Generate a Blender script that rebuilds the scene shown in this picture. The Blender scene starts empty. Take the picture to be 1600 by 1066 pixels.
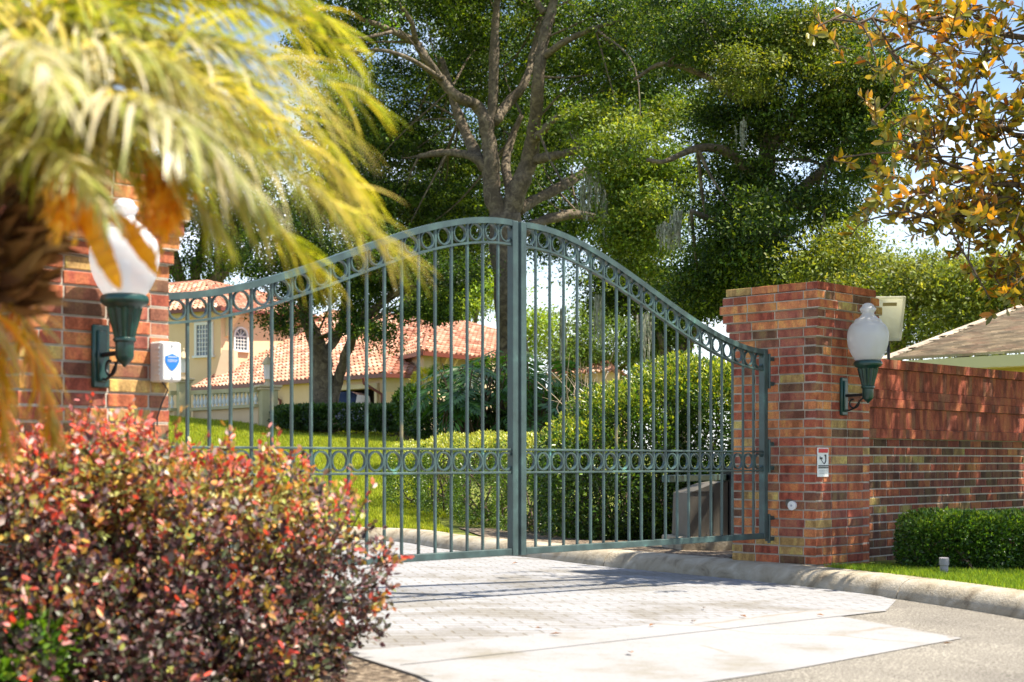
import bpy, math, random
import numpy as np
from mathutils import Vector, Matrix
R = math.radians
rng = np.random.default_rng(7)
random.seed(7)
sc = bpy.context.scene
C = sc.collection
# ------------------------------------------------------------ camera, world, sun, exposure
F = 2300.0                                   # focal length in pixels of the 1600 px wide photograph
cam = bpy.data.objects.new('camera', bpy.data.cameras.new('camera')); C.objects.link(cam)
cam.location = (0, 0, 0); cam.rotation_euler = (R(90), 0, 0)
cam.data.sensor_width = 36; cam.data.lens = F / 1600 * 36
cam.data.shift_y = 187 / 1600
cam.data.clip_end = 3000; cam.data.clip_start = 0.05
cam.data.dof.use_dof = True; cam.data.dof.focus_distance = 15.5; cam.data.dof.aperture_fstop = 3.5
sc.camera = cam
SUN = Vector((1.42, -0.12, 2.5)).normalized()
EL = math.asin(SUN.z); ROT = math.atan2(SUN.x, SUN.y)
w = bpy.data.worlds.new('World'); sc.world = w; w.use_nodes = True
nt = w.node_tree; nt.nodes.clear()
def N(t, kind, **kw):
    n = t.nodes.new(kind)
    for k, v in kw.items():
        if hasattr(n, k): setattr(n, k, v)
    return n
out = N(nt, 'ShaderNodeOutputWorld'); bg = N(nt, 'ShaderNodeBackground'); bg.inputs[1].default_value = 0.09
sky = N(nt, 'ShaderNodeTexSky'); sky.sky_type = 'NISHITA'; sky.sun_disc = False
sky.sun_elevation = EL; sky.sun_rotation = ROT; sky.air_density = 1.0; sky.dust_density = 0.6; sky.ozone_density = 1.6
tc = N(nt, 'ShaderNodeTexCoord'); mp = N(nt, 'ShaderNodeMapping'); mp.inputs['Scale'].default_value = (2.2, 2.2, 7.5)
mp.inputs['Location'].default_value = (0.35, 0.3, 0.1)
no = N(nt, 'ShaderNodeTexNoise'); no.inputs['Scale'].default_value = 2.6; no.inputs['Detail'].default_value = 9; no.inputs['Roughness'].default_value = .6
no.inputs['Distortion'].default_value = .5
cr = N(nt, 'ShaderNodeValToRGB'); cr.color_ramp.elements[0].position = .52; cr.color_ramp.elements[1].position = .82
mx = N(nt, 'ShaderNodeMix', data_type='RGBA'); mx.inputs[7].default_value = (10.5, 11.0, 11.8, 1)
L = nt.links.new
L(tc.outputs['Generated'], mp.inputs[0]); L(mp.outputs[0], no.inputs['Vector']); L(no.outputs['Fac'], cr.inputs[0])
sx = N(nt, 'ShaderNodeSeparateXYZ'); L(tc.outputs['Generated'], sx.inputs[0])
mr = N(nt, 'ShaderNodeMapRange'); mr.inputs[1].default_value = 0.0; mr.inputs[2].default_value = .24; mr.inputs[3].default_value = 0.55; mr.inputs[4].default_value = 0.0
L(sx.outputs['Z'], mr.inputs[0])
ad = N(nt, 'ShaderNodeMath', operation='ADD', use_clamp=True); L(cr.outputs[0], ad.inputs[0]); L(mr.outputs[0], ad.inputs[1])
L(ad.outputs[0], mx.inputs[0]); L(sky.outputs[0], mx.inputs[6]); L(mx.outputs[2], bg.inputs[0]); L(bg.outputs[0], out.inputs[0])
sun = bpy.data.objects.new('sun', bpy.data.lights.new('sun', 'SUN')); C.objects.link(sun)
sun.data.energy = 5.0; sun.data.angle = R(.53); sun.data.color = (1, .91, .76)
sun.rotation_euler = (-SUN).to_track_quat('-Z', 'Y').to_euler(); sun.location = (6, 2, 10)
sc.view_settings.view_transform = 'Standard'; sc.view_settings.look = 'None'; sc.view_settings.gamma = 1
sc.view_settings.exposure = 1.30
sc.render.engine = 'CYCLES'
cy = sc.cycles; cy.max_bounces = 7; cy.diffuse_bounces = 3; cy.glossy_bounces = 3; cy.transmission_bounces = 5; cy.transparent_max_bounces = 8
cy.caustics_reflective = False; cy.caustics_refractive = False; cy.sample_clamp_indirect = 6
cy.use_denoising = True

# ------------------------------------------------------------ helpers
def U(px, py, Z):
    return np.array(((px - 800) / F * Z, Z, (720 - py) / F * Z))
def plane(X, Y): return -.835 - .0224 * (X + .35) - .00553 * (Y - 8.9)
def UG(px, py, dz=0.0):                      # photo pixel -> point on the driveway plane (+dz)
    a = (px - 800) / F; b = (720 - py) / F
    k = -.835 - .0224 * .35 + .00553 * 8.9 + dz
    Z = k / (b + .0224 * a + .00553)
    return np.array((a * Z, Z, b * Z))
d = np.array((.700, .714, 0.)); n = np.array((.714, -.700, 0.)); UP = np.array((0., 0., 1.))
P0 = np.array((2.241, 10.85, 0.))            # near corner of the right pier
PL = P0 - d * 5.50                           # near corner of the left pier's gate side
PW = .76
def smooth01(x): x = np.clip(x, 0, 1); return x * x * (3 - 2 * x)
OFF = {}
def off(o): return OFF.get(o.name, np.zeros(3)) if o else np.zeros(3)
def tag(o, label=None, cat=None, group=None, kind=None):
    if label: o['label'] = label
    if cat: o['category'] = cat
    if group: o['group'] = group
    if kind: o['kind'] = kind
    return o
def thing(name, loc, label, cat, group=None):
    o = bpy.data.objects.new(name, None); C.objects.link(o); o.location = loc
    o.empty_display_size = .1
    OFF[o.name] = np.array(loc, float)
    return tag(o, label, cat, group)
def finish(o, parent, wloc):
    C.objects.link(o)
    if parent: o.parent = parent
    OFF[o.name] = wloc
    return o
class MB:
    def __init__(s): s.v = []; s.f = []; s.c = []
    def add(s, vs, fs, col=None):
        b = len(s.v); s.v += [tuple(map(float, q)) for q in vs]; s.f += [tuple(b + i for i in f) for f in fs]
        if col is not None: s.c += [tuple(col)] * len(vs)
        else: s.c += [(1, 1, 1)] * len(vs)
    def box(s, c, sz, X=(1, 0, 0), Y=(0, 1, 0), Zv=(0, 0, 1), col=None, bev=0.0):
        c = np.array(c, float); X = np.array(X, float) * sz[0] / 2; Y = np.array(Y, float) * sz[1] / 2; Zz = np.array(Zv, float) * sz[2] / 2
        if bev <= 0:
            vs = [c + X * i + Y * j + Zz * k for i in (-1, 1) for j in (-1, 1) for k in (-1, 1)]
            s.add(vs, [(0, 1, 3, 2), (4, 6, 7, 5), (0, 4, 5, 1), (2, 3, 7, 6), (0, 2, 6, 4), (1, 5, 7, 3)], col)
        else:
            a = [1 - 2 * bev / t if t > 2 * bev else .3 for t in sz]
            vs = []; ix = {}
            for i in (-1, 1):
                for j in (-1, 1):
                    for k in (-1, 1):
                        ix[i, j, k] = len(vs)
                        vs += [c + X * i + Y * j * a[1] + Zz * k * a[2], c + X * i * a[0] + Y * j + Zz * k * a[2], c + X * i * a[0] + Y * j * a[1] + Zz * k]
            fs = []
            for i in (-1, 1):
                fs.append([ix[i, j, k] for j, k in ((-1, -1), (1, -1), (1, 1), (-1, 1))][::i])
                fs.append([ix[j, i, k] + 1 for j, k in ((-1, -1), (1, -1), (1, 1), (-1, 1))][::-i])
                fs.append([ix[j, k, i] + 2 for j, k in ((-1, -1), (1, -1), (1, 1), (-1, 1))][::i])
                for j in (-1, 1):
                    fs.append((ix[i, j, -1], ix[i, j, 1], ix[i, j, 1] + 1, ix[i, j, -1] + 1))
                    fs.append((ix[i, -1, j], ix[i, 1, j], ix[i, 1, j] + 2, ix[i, -1, j] + 2))
                    fs.append((ix[-1, i, j] + 1, ix[1, i, j] + 1, ix[1, i, j] + 2, ix[-1, i, j] + 2))
                    for k in (-1, 1): fs.append((ix[i, j, k], ix[i, j, k] + 1, ix[i, j, k] + 2))
            s.add(vs, fs, col)
    def wall(s, a, b, z0, z1, th, col=None):            # a vertical slab from plan point a to b, thickness to its left
        a = np.array((a[0], a[1], 0.)); b = np.array((b[0], b[1], 0.)); u = b - a; l = np.linalg.norm(u); u /= l
        nn = np.array((-u[1], u[0], 0)); c = (a + b) / 2 + nn * th / 2 + UP * (z0 + z1) / 2
        s.box(c, (l, th, z1 - z0), u, nn, UP, col)
    def tube(s, pts, rad, k=8, col=None, cap=True, squash=None):
        P = np.array(pts, float); m = len(P)
        rad = np.full(m, rad) if np.isscalar(rad) else np.array(rad, float)
        T = np.gradient(P, axis=0); T /= np.linalg.norm(T, axis=1)[:, None] + 1e-9
        a = np.array((0, 0, 1.)) if abs(T[0][2]) < .9 else np.array((1., 0, 0))
        vs = []
        for i in range(m):
            e = np.cross(T[i], a); e /= np.linalg.norm(e) + 1e-9; g = np.cross(e, T[i]); a = g
            for j in range(k):
                t = 2 * math.pi * (j + .5) / k; vs.append(P[i] + (e * math.cos(t) + g * math.sin(t) * (squash or 1)) * rad[i])
        fs = [(i * k + j, i * k + (j + 1) % k, (i + 1) * k + (j + 1) % k, (i + 1) * k + j) for i in range(m - 1) for j in range(k)]
        if cap: fs += [tuple(range(k))[::-1], tuple(range((m - 1) * k, m * k))]
        s.add(vs, fs, col)
    def lathe(s, prof, c, k=32, flute=0, fd=.1, X=(1, 0, 0), Y=(0, 1, 0), A=(0, 0, 1), col=None):
        c = np.array(c, float); X, Y, A = (np.array(q, float) for q in (X, Y, A)); vs = []
        for (r, z) in prof:
            for j in range(k):
                t = 2 * math.pi * j / k; rr = r * (1 - (fd * (.5 - .5 * math.cos(flute * t)) if flute else 0))
                vs.append(c + X * rr * math.cos(t) + Y * rr * math.sin(t) + A * z)
        m = len(prof)
        fs = [(i * k + j, i * k + (j + 1) % k, (i + 1) * k + (j + 1) % k, (i + 1) * k + j) for i in range(m - 1) for j in range(k)]
        fs += [tuple(range(k))[::-1], tuple(range((m - 1) * k, m * k))]
        s.add(vs, fs, col)
    def ring(s, c, ro, ri, th, X, Y, Nn, k=20, col=None):
        c = np.array(c, float); vs = []
        for j in range(k):
            t = 2 * math.pi * j / k; e = X * math.cos(t) + Y * math.sin(t)
            vs += [c + e * ro - Nn * th / 2, c + e * ro + Nn * th / 2, c + e * ri + Nn * th / 2, c + e * ri - Nn * th / 2]
        fs = [(4 * j + q, 4 * j + (q + 1) % 4, 4 * ((j + 1) % k) + (q + 1) % 4, 4 * ((j + 1) % k) + q) for j in range(k) for q in range(4)]
        s.add(vs, fs, col)
    def poly(s, pts, col=None): s.add(pts, [tuple(range(len(pts)))], col)
    def prism(s, pts, off_, col=None):
        P = [np.array(q, float) for q in pts]; o_ = np.array(off_, float); m = len(P)
        fs = [tuple(range(m)), tuple(range(m, 2 * m))[::-1]] + [(i, i + m, (i + 1) % m + m, (i + 1) % m) for i in range(m)]
        s.add(P + [q + o_ for q in P], fs, col)
    def build(s, name, mat, parent=None, smooth=False, world=True, colors=False):
        me = bpy.data.meshes.new(name); o_ = off(parent) if world else np.zeros(3)
        v = np.array(s.v) - o_
        me.from_pydata([tuple(q) for q in v], [], s.f); me.materials.append(mat)
        if colors:
            ca = me.color_attributes.new('col', 'FLOAT_COLOR', 'POINT')
            a = np.ones((len(s.v), 4), np.float32); a[:, :3] = np.array(s.c); ca.data.foreach_set('color', a.ravel())
        import bmesh
        bm = bmesh.new(); bm.from_mesh(me); bmesh.ops.recalc_face_normals(bm, faces=bm.faces); bm.to_mesh(me); bm.free()
        if smooth:
            me.polygons.foreach_set('use_smooth', [True] * len(me.polygons))
            if smooth != 'all': me.set_sharp_from_angle(angle=R(38))
        o = bpy.data.objects.new(name, me)
        return finish(o, parent, o_ if world else off(parent))
def np_mesh(name, V, Fq, mat, parent=None, col=None, smooth=False):
    """V (M,3) verts, Fq (K,3|4) faces, col (M,3)"""
    me = bpy.data.meshes.new(name); V = np.asarray(V, np.float32) - off(parent).astype(np.float32)
    k = Fq.shape[1]
    me.vertices.add(len(V)); me.vertices.foreach_set('co', V.astype(np.float32).ravel())
    me.loops.add(Fq.size); me.loops.foreach_set('vertex_index', Fq.astype(np.int32).ravel())
    me.polygons.add(len(Fq)); me.polygons.foreach_set('loop_start', np.arange(0, Fq.size, k, dtype=np.int32))
    me.polygons.foreach_set('loop_total', np.full(len(Fq), k, np.int32))
    if smooth: me.polygons.foreach_set('use_smooth', np.ones(len(Fq), bool))
    me.update(calc_edges=True); me.materials.append(mat)
    if col is not None:
        ca = me.color_attributes.new('col', 'FLOAT_COLOR', 'POINT')
        a = np.ones((len(V), 4), np.float32); a[:, :3] = col; ca.data.foreach_set('color', a.ravel())
    return finish(bpy.data.objects.new(name, me), parent, off(parent))
def unit(a): return a / (np.linalg.norm(a, axis=-1, keepdims=True) + 1e-9)
def rdir(k, r=rng): return unit(r.normal(size=(k, 3)))
def leaf_geo(P, D, Nn, Ln, W, fold=.25, wide=.45):
    """folded rhombic leaves: base, right, tip, left -> two triangles each"""
    D = unit(D); S = unit(np.cross(D, Nn)); Nn = np.cross(S, D); Ln = Ln[:, None]; W = W[:, None]
    m = P + D * Ln * wide
    V = np.stack([P, m + S * W / 2 + Nn * W * fold, P + D * Ln, m - S * W / 2 + Nn * W * fold], 1).reshape(-1, 3)
    b = np.arange(len(P))[:, None] * 4
    Fa = np.concatenate([b + np.array([[0, 1, 2]]), b + np.array([[0, 2, 3]])], 0)
    return V, Fa
def leaf_geo6(P, D, Nn, Ln, W, fold=.2, bend=.15):
    """rounder leaves of six outline points in two folded halves"""
    D = unit(D); S = unit(np.cross(D, Nn)); Nn = np.cross(S, D); l = Ln[:, None]; h = W[:, None] / 2
    mid1 = P + D * l * .5 + Nn * l * bend * .5; tip = P + D * l - Nn * l * bend * .2
    V = np.stack([P, P + D * l * .28 + S * h * .85 + Nn * h * fold, P + D * l * .68 + S * h * .9 + Nn * h * fold, tip,
                  P + D * l * .68 - S * h * .9 + Nn * h * fold, P + D * l * .28 - S * h * .85 + Nn * h * fold], 1).reshape(-1, 3)
    b = np.arange(len(P))[:, None] * 6
    return V, np.concatenate([b + np.array([[0, 1, 2, 3]]), b + np.array([[0, 3, 4, 5]])], 0)
def leaves(name, P, D, Nn, Ln, W, col, mat, parent, six=False, **kw):
    V, Fa = (leaf_geo6 if six else leaf_geo)(P, D, Nn, Ln, W, **kw)
    return np_mesh(name, V, Fa, mat, parent, np.repeat(col, 6 if six else 4, 0))
def palette(k, cols, wts, jit=.12, r=rng):
    cols = np.array(cols); i = r.choice(len(cols), k, p=np.array(wts) / sum(wts))
    return cols[i] * (1 + r.normal(size=(k, 1)) * jit).clip(.5, 1.6) * (1 + r.normal(size=(k, 3)) * .04)

# ------------------------------------------------------------ materials
def mat(name, base=(.5, .5, .5), rough=.7, metal=0., spec=.4):
    m = bpy.data.materials.new(name); m.use_nodes = True; b = m.node_tree.nodes['Principled BSDF']
    b.inputs['Base Color'].default_value = (*base, 1); b.inputs['Roughness'].default_value = rough
    b.inputs['Metallic'].default_value = metal; b.inputs['Specular IOR Level'].default_value = spec
    return m, m.node_tree, b
def noise(t, scale, detail=5, rough=.6, vec=None, dist=0.):
    q = N(t, 'ShaderNodeTexNoise'); q.inputs['Scale'].default_value = scale; q.inputs['Detail'].default_value = detail
    q.inputs['Roughness'].default_value = rough; q.inputs['Distortion'].default_value = dist
    if vec is None:
        c = N(t, 'ShaderNodeTexCoord'); t.links.new(c.outputs['Object'], q.inputs['Vector'])
    else: t.links.new(vec, q.inputs['Vector'])
    return q
def ramp(t, src, stops):
    q = N(t, 'ShaderNodeValToRGB'); e = q.color_ramp.elements
    while len(e) < len(stops): e.new(.5)
    for i, (p, c) in enumerate(stops): e[i].position = p; e[i].color = (*c, 1) if len(c) == 3 else c
    t.links.new(src, q.inputs[0]); return q
def mixc(t, a, b, fac, blend='MIX'):
    q = N(t, 'ShaderNodeMix', data_type='RGBA'); q.blend_type = blend
    for s_, i in ((fac, 0), (a, 6), (b, 7)):
        if hasattr(s_, 'is_linked') or hasattr(s_, 'links'): t.links.new(s_, q.inputs[i])
        elif i == 0: q.inputs[0].default_value = s_
        else: q.inputs[i].default_value = (*s_, 1)
    return q.outputs[2]
def bump(t, b, src, st=.3, dist=.01):
    q = N(t, 'ShaderNodeBump'); q.inputs['Strength'].default_value = st; q.inputs['Distance'].default_value = dist
    t.links.new(src, q.inputs['Height']); t.links.new(q.outputs[0], b.inputs['Normal'])
def nmat(name, stops, scale=6, rough=.75, detail=6, bst=.3, bd=.01, bscale=None, spec=.4, dist=0.):
    m, t, b = mat(name, rough=rough, spec=spec)
    q = noise(t, scale, detail, dist=dist); c = ramp(t, q.outputs['Fac'], stops); t.links.new(c.outputs[0], b.inputs['Base Color'])
    if bst:
        q2 = noise(t, bscale or scale * 4, 6); bump(t, b, q2.outputs['Fac'], bst, bd)
    return m
def leafmat(name, rough=.42, tr=.45, tcol=(1.25, 1.15, .45), spec=.5):
    m, t, b = mat(name, rough=rough, spec=spec)
    at = N(t, 'ShaderNodeAttribute'); at.attribute_name = 'col'; t.links.new(at.outputs['Color'], b.inputs['Base Color'])
    tl = N(t, 'ShaderNodeBsdfTranslucent'); t.links.new(mixc(t, at.outputs['Color'], tcol, 1.0, 'MULTIPLY'), tl.inputs[0])
    mxs = N(t, 'ShaderNodeMixShader'); mxs.inputs[0].default_value = tr
    t.links.new(b.outputs[0], mxs.inputs[1]); t.links.new(tl.outputs[0], mxs.inputs[2])
    t.links.new(mxs.outputs[0], t.nodes['Material Output'].inputs[0]); return m
def attrmat(name, rough=.8, spec=.3, nscale=8, amt=.5, bst=.4, bd=.004, bscale=60):
    m, t, b = mat(name, rough=rough, spec=spec)
    at = N(t, 'ShaderNodeAttribute'); at.attribute_name = 'col'
    q = noise(t, nscale, 6); c = ramp(t, q.outputs['Fac'], [(.3, (1 - amt,) * 3), (.7, (1 + amt * .3,) * 3)])
    t.links.new(mixc(t, at.outputs['Color'], c.outputs[0], 1., 'MULTIPLY'), b.inputs['Base Color'])
    q2 = noise(t, bscale, 6); bump(t, b, q2.outputs['Fac'], bst, bd); return m
M_leaf = leafmat('oak_leaf_green', tr=.42, tcol=(1.5, 1.3, .35), rough=.5, spec=.35)
M_hedge = leafmat('hedge_leaf', rough=.34, tr=.35, tcol=(1.4, 1.3, .4))
M_grass = leafmat('grass_blade', rough=.5, tr=.45, tcol=(1.3, 1.2, .4), spec=.3)
M_palm = leafmat('palm_leaflet', rough=.32, tr=.38, tcol=(1.4, 1.2, .35), spec=.7)
M_red = leafmat('fringe_shrub_leaf', rough=.42, tr=.34, tcol=(1.4, .8, .5), spec=.4)
M_mag = leafmat('magnolia_leaf', rough=.3, tr=.33, tcol=(1.5, .95, .2), spec=.6)
M_moss = leafmat('spanish_moss', rough=.9, tr=.3, tcol=(1, 1, .9), spec=.1)
M_bark = nmat('oak_bark', [(.3, (.055, .042, .03)), (.5, (.13, .10, .068)), (.72, (.27, .22, .145))], scale=5, bst=.9, bd=.05, bscale=14, detail=9, rough=.9, dist=1.2)
M_twig = nmat('twig_bark', [(.3, (.05, .035, .025)), (.7, (.13, .09, .06))], scale=20, rough=.9)
def brickmat():
    m, t, b = mat('brick_clay', rough=.82, spec=.25)
    at = N(t, 'ShaderNodeAttribute'); at.attribute_name = 'col'
    tcn = N(t, 'ShaderNodeTexCoord'); mpn = N(t, 'ShaderNodeMapping'); mpn.inputs['Scale'].default_value = (1, 1, .45)
    t.links.new(tcn.outputs['Object'], mpn.inputs[0])
    q = noise(t, 13, 3, .5, vec=mpn.outputs[0]); c = ramp(t, q.outputs['Fac'], [(.38, (.48, .45, .43)), (.50, (1.05, 1.03, 1)), (.62, (1.3, 1.75, 1.25))])
    k = mixc(t, at.outputs['Color'], c.outputs[0], .7, 'MULTIPLY')
    q3 = noise(t, 90, 5); c3 = ramp(t, q3.outputs['Fac'], [(.35, (.7, .7, .7)), (.6, (1.1, 1.1, 1.1))])
    t.links.new(mixc(t, k, c3.outputs[0], 1., 'MULTIPLY'), b.inputs['Base Color'])
    bump(t, b, q3.outputs['Fac'], .6, .004); return m
M_brick = brickmat()
M_mortar = nmat('mortar', [(.3, (.36, .31, .25)), (.7, (.56, .51, .42))], scale=9, bst=.6, bd=.003, bscale=120, rough=.95)
def gatemat():
    m, t, b = mat('verdigris_painted_iron', rough=.34, spec=.55)
    q = noise(t, 5.5, 7, .65); c = ramp(t, q.outputs['Fac'], [(.36, (.026, .046, .046)), (.54, (.043, .078, .076)), (.66, (.065, .125, .115)), (.74, (.13, .36, .30))])
    q3 = noise(t, 1.7, 6, .6); c3 = ramp(t, q3.outputs['Fac'], [(.66, (0, 0, 0)), (.74, (1, 1, 1))])
    k = mixc(t, c.outputs[0], (.20, .17, .09), c3.outputs[0]); t.links.new(k, b.inputs['Base Color'])
    q2 = noise(t, 150, 4); bump(t, b, q2.outputs['Fac'], .25, .001)
    r_ = ramp(t, q.outputs['Fac'], [(.3, (.28,) * 3), (.7, (.5,) * 3)]); t.links.new(r_.outputs[0], b.inputs['Roughness']); return m
M_gate = gatemat()
M_lampgreen = nmat('dark_green_cast_metal', [(.35, (.004, .028, .025)), (.7, (.012, .07, .058))], scale=14, rough=.3, bst=.15, bd=.001, bscale=120, spec=.6)
M_black = mat('black_metal', (.012, .014, .016), .4)[0]
def frosted():
    m, t, b = mat('frosted_acrylic', (.86, .87, .87), .22, spec=.5)
    tl = N(t, 'ShaderNodeBsdfTranslucent'); tl.inputs[0].default_value = (.92, .93, .95, 1)
    tp = N(t, 'ShaderNodeBsdfTransparent'); tp.inputs[0].default_value = (.95, .96, 1, 1)
    a = N(t, 'ShaderNodeMixShader'); a.inputs[0].default_value = .5; t.links.new(b.outputs[0], a.inputs[1]); t.links.new(tl.outputs[0], a.inputs[2])
    c = N(t, 'ShaderNodeMixShader'); c.inputs[0].default_value = .26; t.links.new(a.outputs[0], c.inputs[1]); t.links.new(tp.outputs[0], c.inputs[2])
    t.links.new(c.outputs[0], t.nodes['Material Output'].inputs[0]); return m
M_globe = frosted()
M_kerb = nmat('kerb_concrete', [(.33, (.20, .16, .11)), (.45, (.33, .28, .20)), (.56, (.39, .34, .26)), (.68, (.48, .43, .34))], scale=5.5, bst=.9, bd=.008, bscale=60, detail=10, rough=.92, dist=.6)
def concmat():
    m, t, b = mat('concrete', rough=.9, spec=.3)
    q = noise(t, 1.6, 9, .65); c = ramp(t, q.outputs['Fac'], [(.34, (.215, .20, .17)), (.45, (.268, .264, .265)), (.66, (.295, .293, .30))])
    v = N(t, 'ShaderNodeTexVoronoi', feature='DISTANCE_TO_EDGE'); v.inputs['Scale'].default_value = .9
    tcn = N(t, 'ShaderNodeTexCoord'); qd = noise(t, 3.5, 6); mxv = N(t, 'ShaderNodeMix', data_type='RGBA'); mxv.inputs[0].default_value = .12
    t.links.new(tcn.outputs['Object'], mxv.inputs[6]); t.links.new(qd.outputs['Color'], mxv.inputs[7]); t.links.new(mxv.outputs[2], v.inputs['Vector'])
    cv = ramp(t, v.outputs['Distance'], [(.0, (0, 0, 0)), (.014, (1, 1, 1))]); q4 = noise(t, .8, 3); c4 = ramp(t, q4.outputs['Fac'], [(.48, (1, 1, 1)), (.56, (0, 0, 0))])
    mk = N(t, 'ShaderNodeMath', operation='MAXIMUM'); t.links.new(cv.outputs[0], mk.inputs[0]); t.links.new(c4.outputs[0], mk.inputs[1])
    k = mixc(t, (.22, .19, .15), c.outputs[0], mk.outputs[0]); q5 = noise(t, 55, 5); c5 = ramp(t, q5.outputs['Fac'], [(.28, (.72, .70, .66)), (.45, (1, 1, 1))])
    t.links.new(mixc(t, k, c5.outputs[0], 1., 'MULTIPLY'), b.inputs['Base Color']); bump(t, b, q5.outputs['Fac'], .3, .003); return m
M_conc = concmat()
def asphalt():
    m, t, b = mat('asphalt', rough=.9, spec=.3)
    q = noise(t, 95, 3, .7); c = ramp(t, q.outputs['Fac'], [(.36, (.07, .062, .052)), (.5, (.175, .163, .143)), (.66, (.40, .38, .34))])
    q2 = noise(t, 1.3, 5); c2 = ramp(t, q2.outputs['Fac'], [(.35, (.78, .76, .74)), (.65, (1.12, 1.1, 1.05))])
    t.links.new(mixc(t, c.outputs[0], c2.outputs[0], 1., 'MULTIPLY'), b.inputs['Base Color']); bump(t, b, q.outputs['Fac'], .7, .006); return m
M_asph = asphalt()
def pavers():
    m, t, b = mat('clay_pavers', rough=.88, spec=.3)
    tcn = N(t, 'ShaderNodeTexCoord'); mpn = N(t, 'ShaderNodeMapping'); mpn.inputs['Rotation'].default_value = (0, 0, R(-13))
    t.links.new(tcn.outputs['Object'], mpn.inputs[0])
    bt = N(t, 'ShaderNodeTexBrick'); t.links.new(mpn.outputs[0], bt.inputs['Vector']); bt.inputs['Scale'].default_value = 1
    bt.inputs['Brick Width'].default_value = .22; bt.inputs['Row Height'].default_value = .11; bt.inputs['Mortar Size'].default_value = .007; bt.inputs['Mortar Smooth'].default_value = .3
    bt.inputs['Color1'].default_value = (.262, .263, .275, 1); bt.inputs['Color2'].default_value = (.295, .297, .31, 1); bt.inputs['Mortar'].default_value = (.205, .188, .16, 1)
    q = noise(t, 1.1, 8, .65, dist=.5); c = ramp(t, q.outputs['Fac'], [(.40, (.74, .70, .62)), (.52, (1, 1, 1))])
    q3 = noise(t, 45, 5); c3 = ramp(t, q3.outputs['Fac'], [(.3, (.8, .8, .8)), (.6, (1.05, 1.05, 1.05))])
    k = mixc(t, bt.outputs['Color'], c.outputs[0], 1., 'MULTIPLY'); t.links.new(mixc(t, k, c3.outputs[0], 1., 'MULTIPLY'), b.inputs['Base Color'])
    iv = N(t, 'ShaderNodeMath', operation='SUBTRACT'); iv.inputs[0].default_value = 1; t.links.new(bt.outputs['Fac'], iv.inputs[1])
    bump(t, b, iv.outputs[0], .8, .006); return m
M_pave = pavers()
M_lawn = nmat('lawn_soil', [(.3, (.08, .10, .014)), (.5, (.16, .19, .022)), (.7, (.25, .27, .035))], scale=3, bst=1, bd=.05, bscale=40, detail=9, rough=.95)
M_mulch = nmat('bark_mulch', [(.38, (.04, .028, .018)), (.5, (.15, .11, .075)), (.62, (.36, .29, .21))], scale=26, bst=1, bd=.03, bscale=40, rough=.95)
M_stucco = nmat('tan_stucco', [(.3, (.74, .52, .31)), (.7, (.80, .58, .36))], scale=1.2, bst=.4, bd=.01, bscale=40, rough=.92)
M_cream = nmat('cream_stucco_trim', [(.3, (.62, .49, .32)), (.7, (.70, .57, .39))], scale=2, bst=.2, bd=.01, bscale=30, rough=.9)
M_yellow = nmat('yellow_stucco', [(.3, (.66, .50, .19)), (.7, (.74, .58, .24))], scale=2, bst=.2, rough=.9)
M_green_trim = mat('sage_fascia_paint', (.72, .66, .40), .6)[0]
M_gutter = mat('terracotta_gutter_paint', (.17, .045, .03), .4)[0]
M_tile = attrmat('terracotta_roof_tile', nscale=3, amt=.35, bst=.3, bscale=30, bd=.01)
M_shingle = attrmat('asphalt_roof_shingle', nscale=6, amt=.25, bst=.5, bscale=80, bd=.005)
M_white = mat('white_paint', (.72, .72, .70), .4)[0]
def glass():
    m, t, b = mat('window_glass', (.10, .14, .18), .06, spec=.9); return m
M_glass = glass()
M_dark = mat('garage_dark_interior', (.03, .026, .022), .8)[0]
M_garwood = mat('stained_cabinet_wood', (.12, .05, .03), .6)[0]
M_car = mat('dark_blue_car_paint', (.02, .03, .06), .18, .3, .7)[0]
M_carglass = mat('car_window_glass', (.012, .014, .018), .05, spec=.8)[0]
M_tail = mat('red_tail_lens', (.5, .02, .02), .2)[0]
M_rubber = mat('tyre_rubber', (.02, .02, .02), .8)[0]
M_chrome = mat('bright_trim_metal', (.7, .7, .72), .2, .9)[0]
M_boxwhite = nmat('white_plastic', [(.3, (.72, .72, .70)), (.7, (.82, .82, .80))], scale=8, rough=.4, bst=0)
M_blue = mat('blue_emblem_print', (.02, .17, .55), .4)[0]
M_redp = mat('red_print', (.62, .03, .03), .5)[0]
M_ink = mat('black_print', (.03, .03, .035), .5)[0]
M_grey = mat('grey_print', (.38, .40, .44), .5)[0]
M_opbox = nmat('shade_darkened_beige_plastic', [(.3, (.10, .09, .075)), (.7, (.14, .125, .105))], scale=4, rough=.55, bst=.1)  # beige darkened so the colour itself holds the shade on the opener box
M_pvc = mat('grey_pvc', (.30, .28, .31), .5)[0]
M_lens = nmat('yellowed_translucent_plastic', [(.35, (.62, .60, .47)), (.65, (.80, .79, .68))], scale=9, rough=.35, bst=.1)
_t = M_lens.node_tree; _tl = N(_t, 'ShaderNodeBsdfTranslucent'); _tl.inputs[0].default_value = (.85, .84, .7, 1); _m = N(_t, 'ShaderNodeMixShader'); _m.inputs[0].default_value = .55
_t.links.new(_t.nodes['Principled BSDF'].outputs[0], _m.inputs[1]); _t.links.new(_tl.outputs[0], _m.inputs[2]); _t.links.new(_m.outputs[0], _t.nodes['Material Output'].inputs[0])
M_husk = nmat('palm_husk_fibre', [(.3, (.06, .03, .015)), (.55, (.22, .12, .06)), (.75, (.42, .28, .15))], scale=26, bst=1, bd=.02, bscale=60, rough=.95)
M_stalk = nmat('palm_stalk', [(.3, (.20, .20, .05)), (.7, (.38, .36, .12))], scale=14, rough=.45, bst=.2)
M_fallen = attrmat('dry_leaf', amt=.3)

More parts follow.
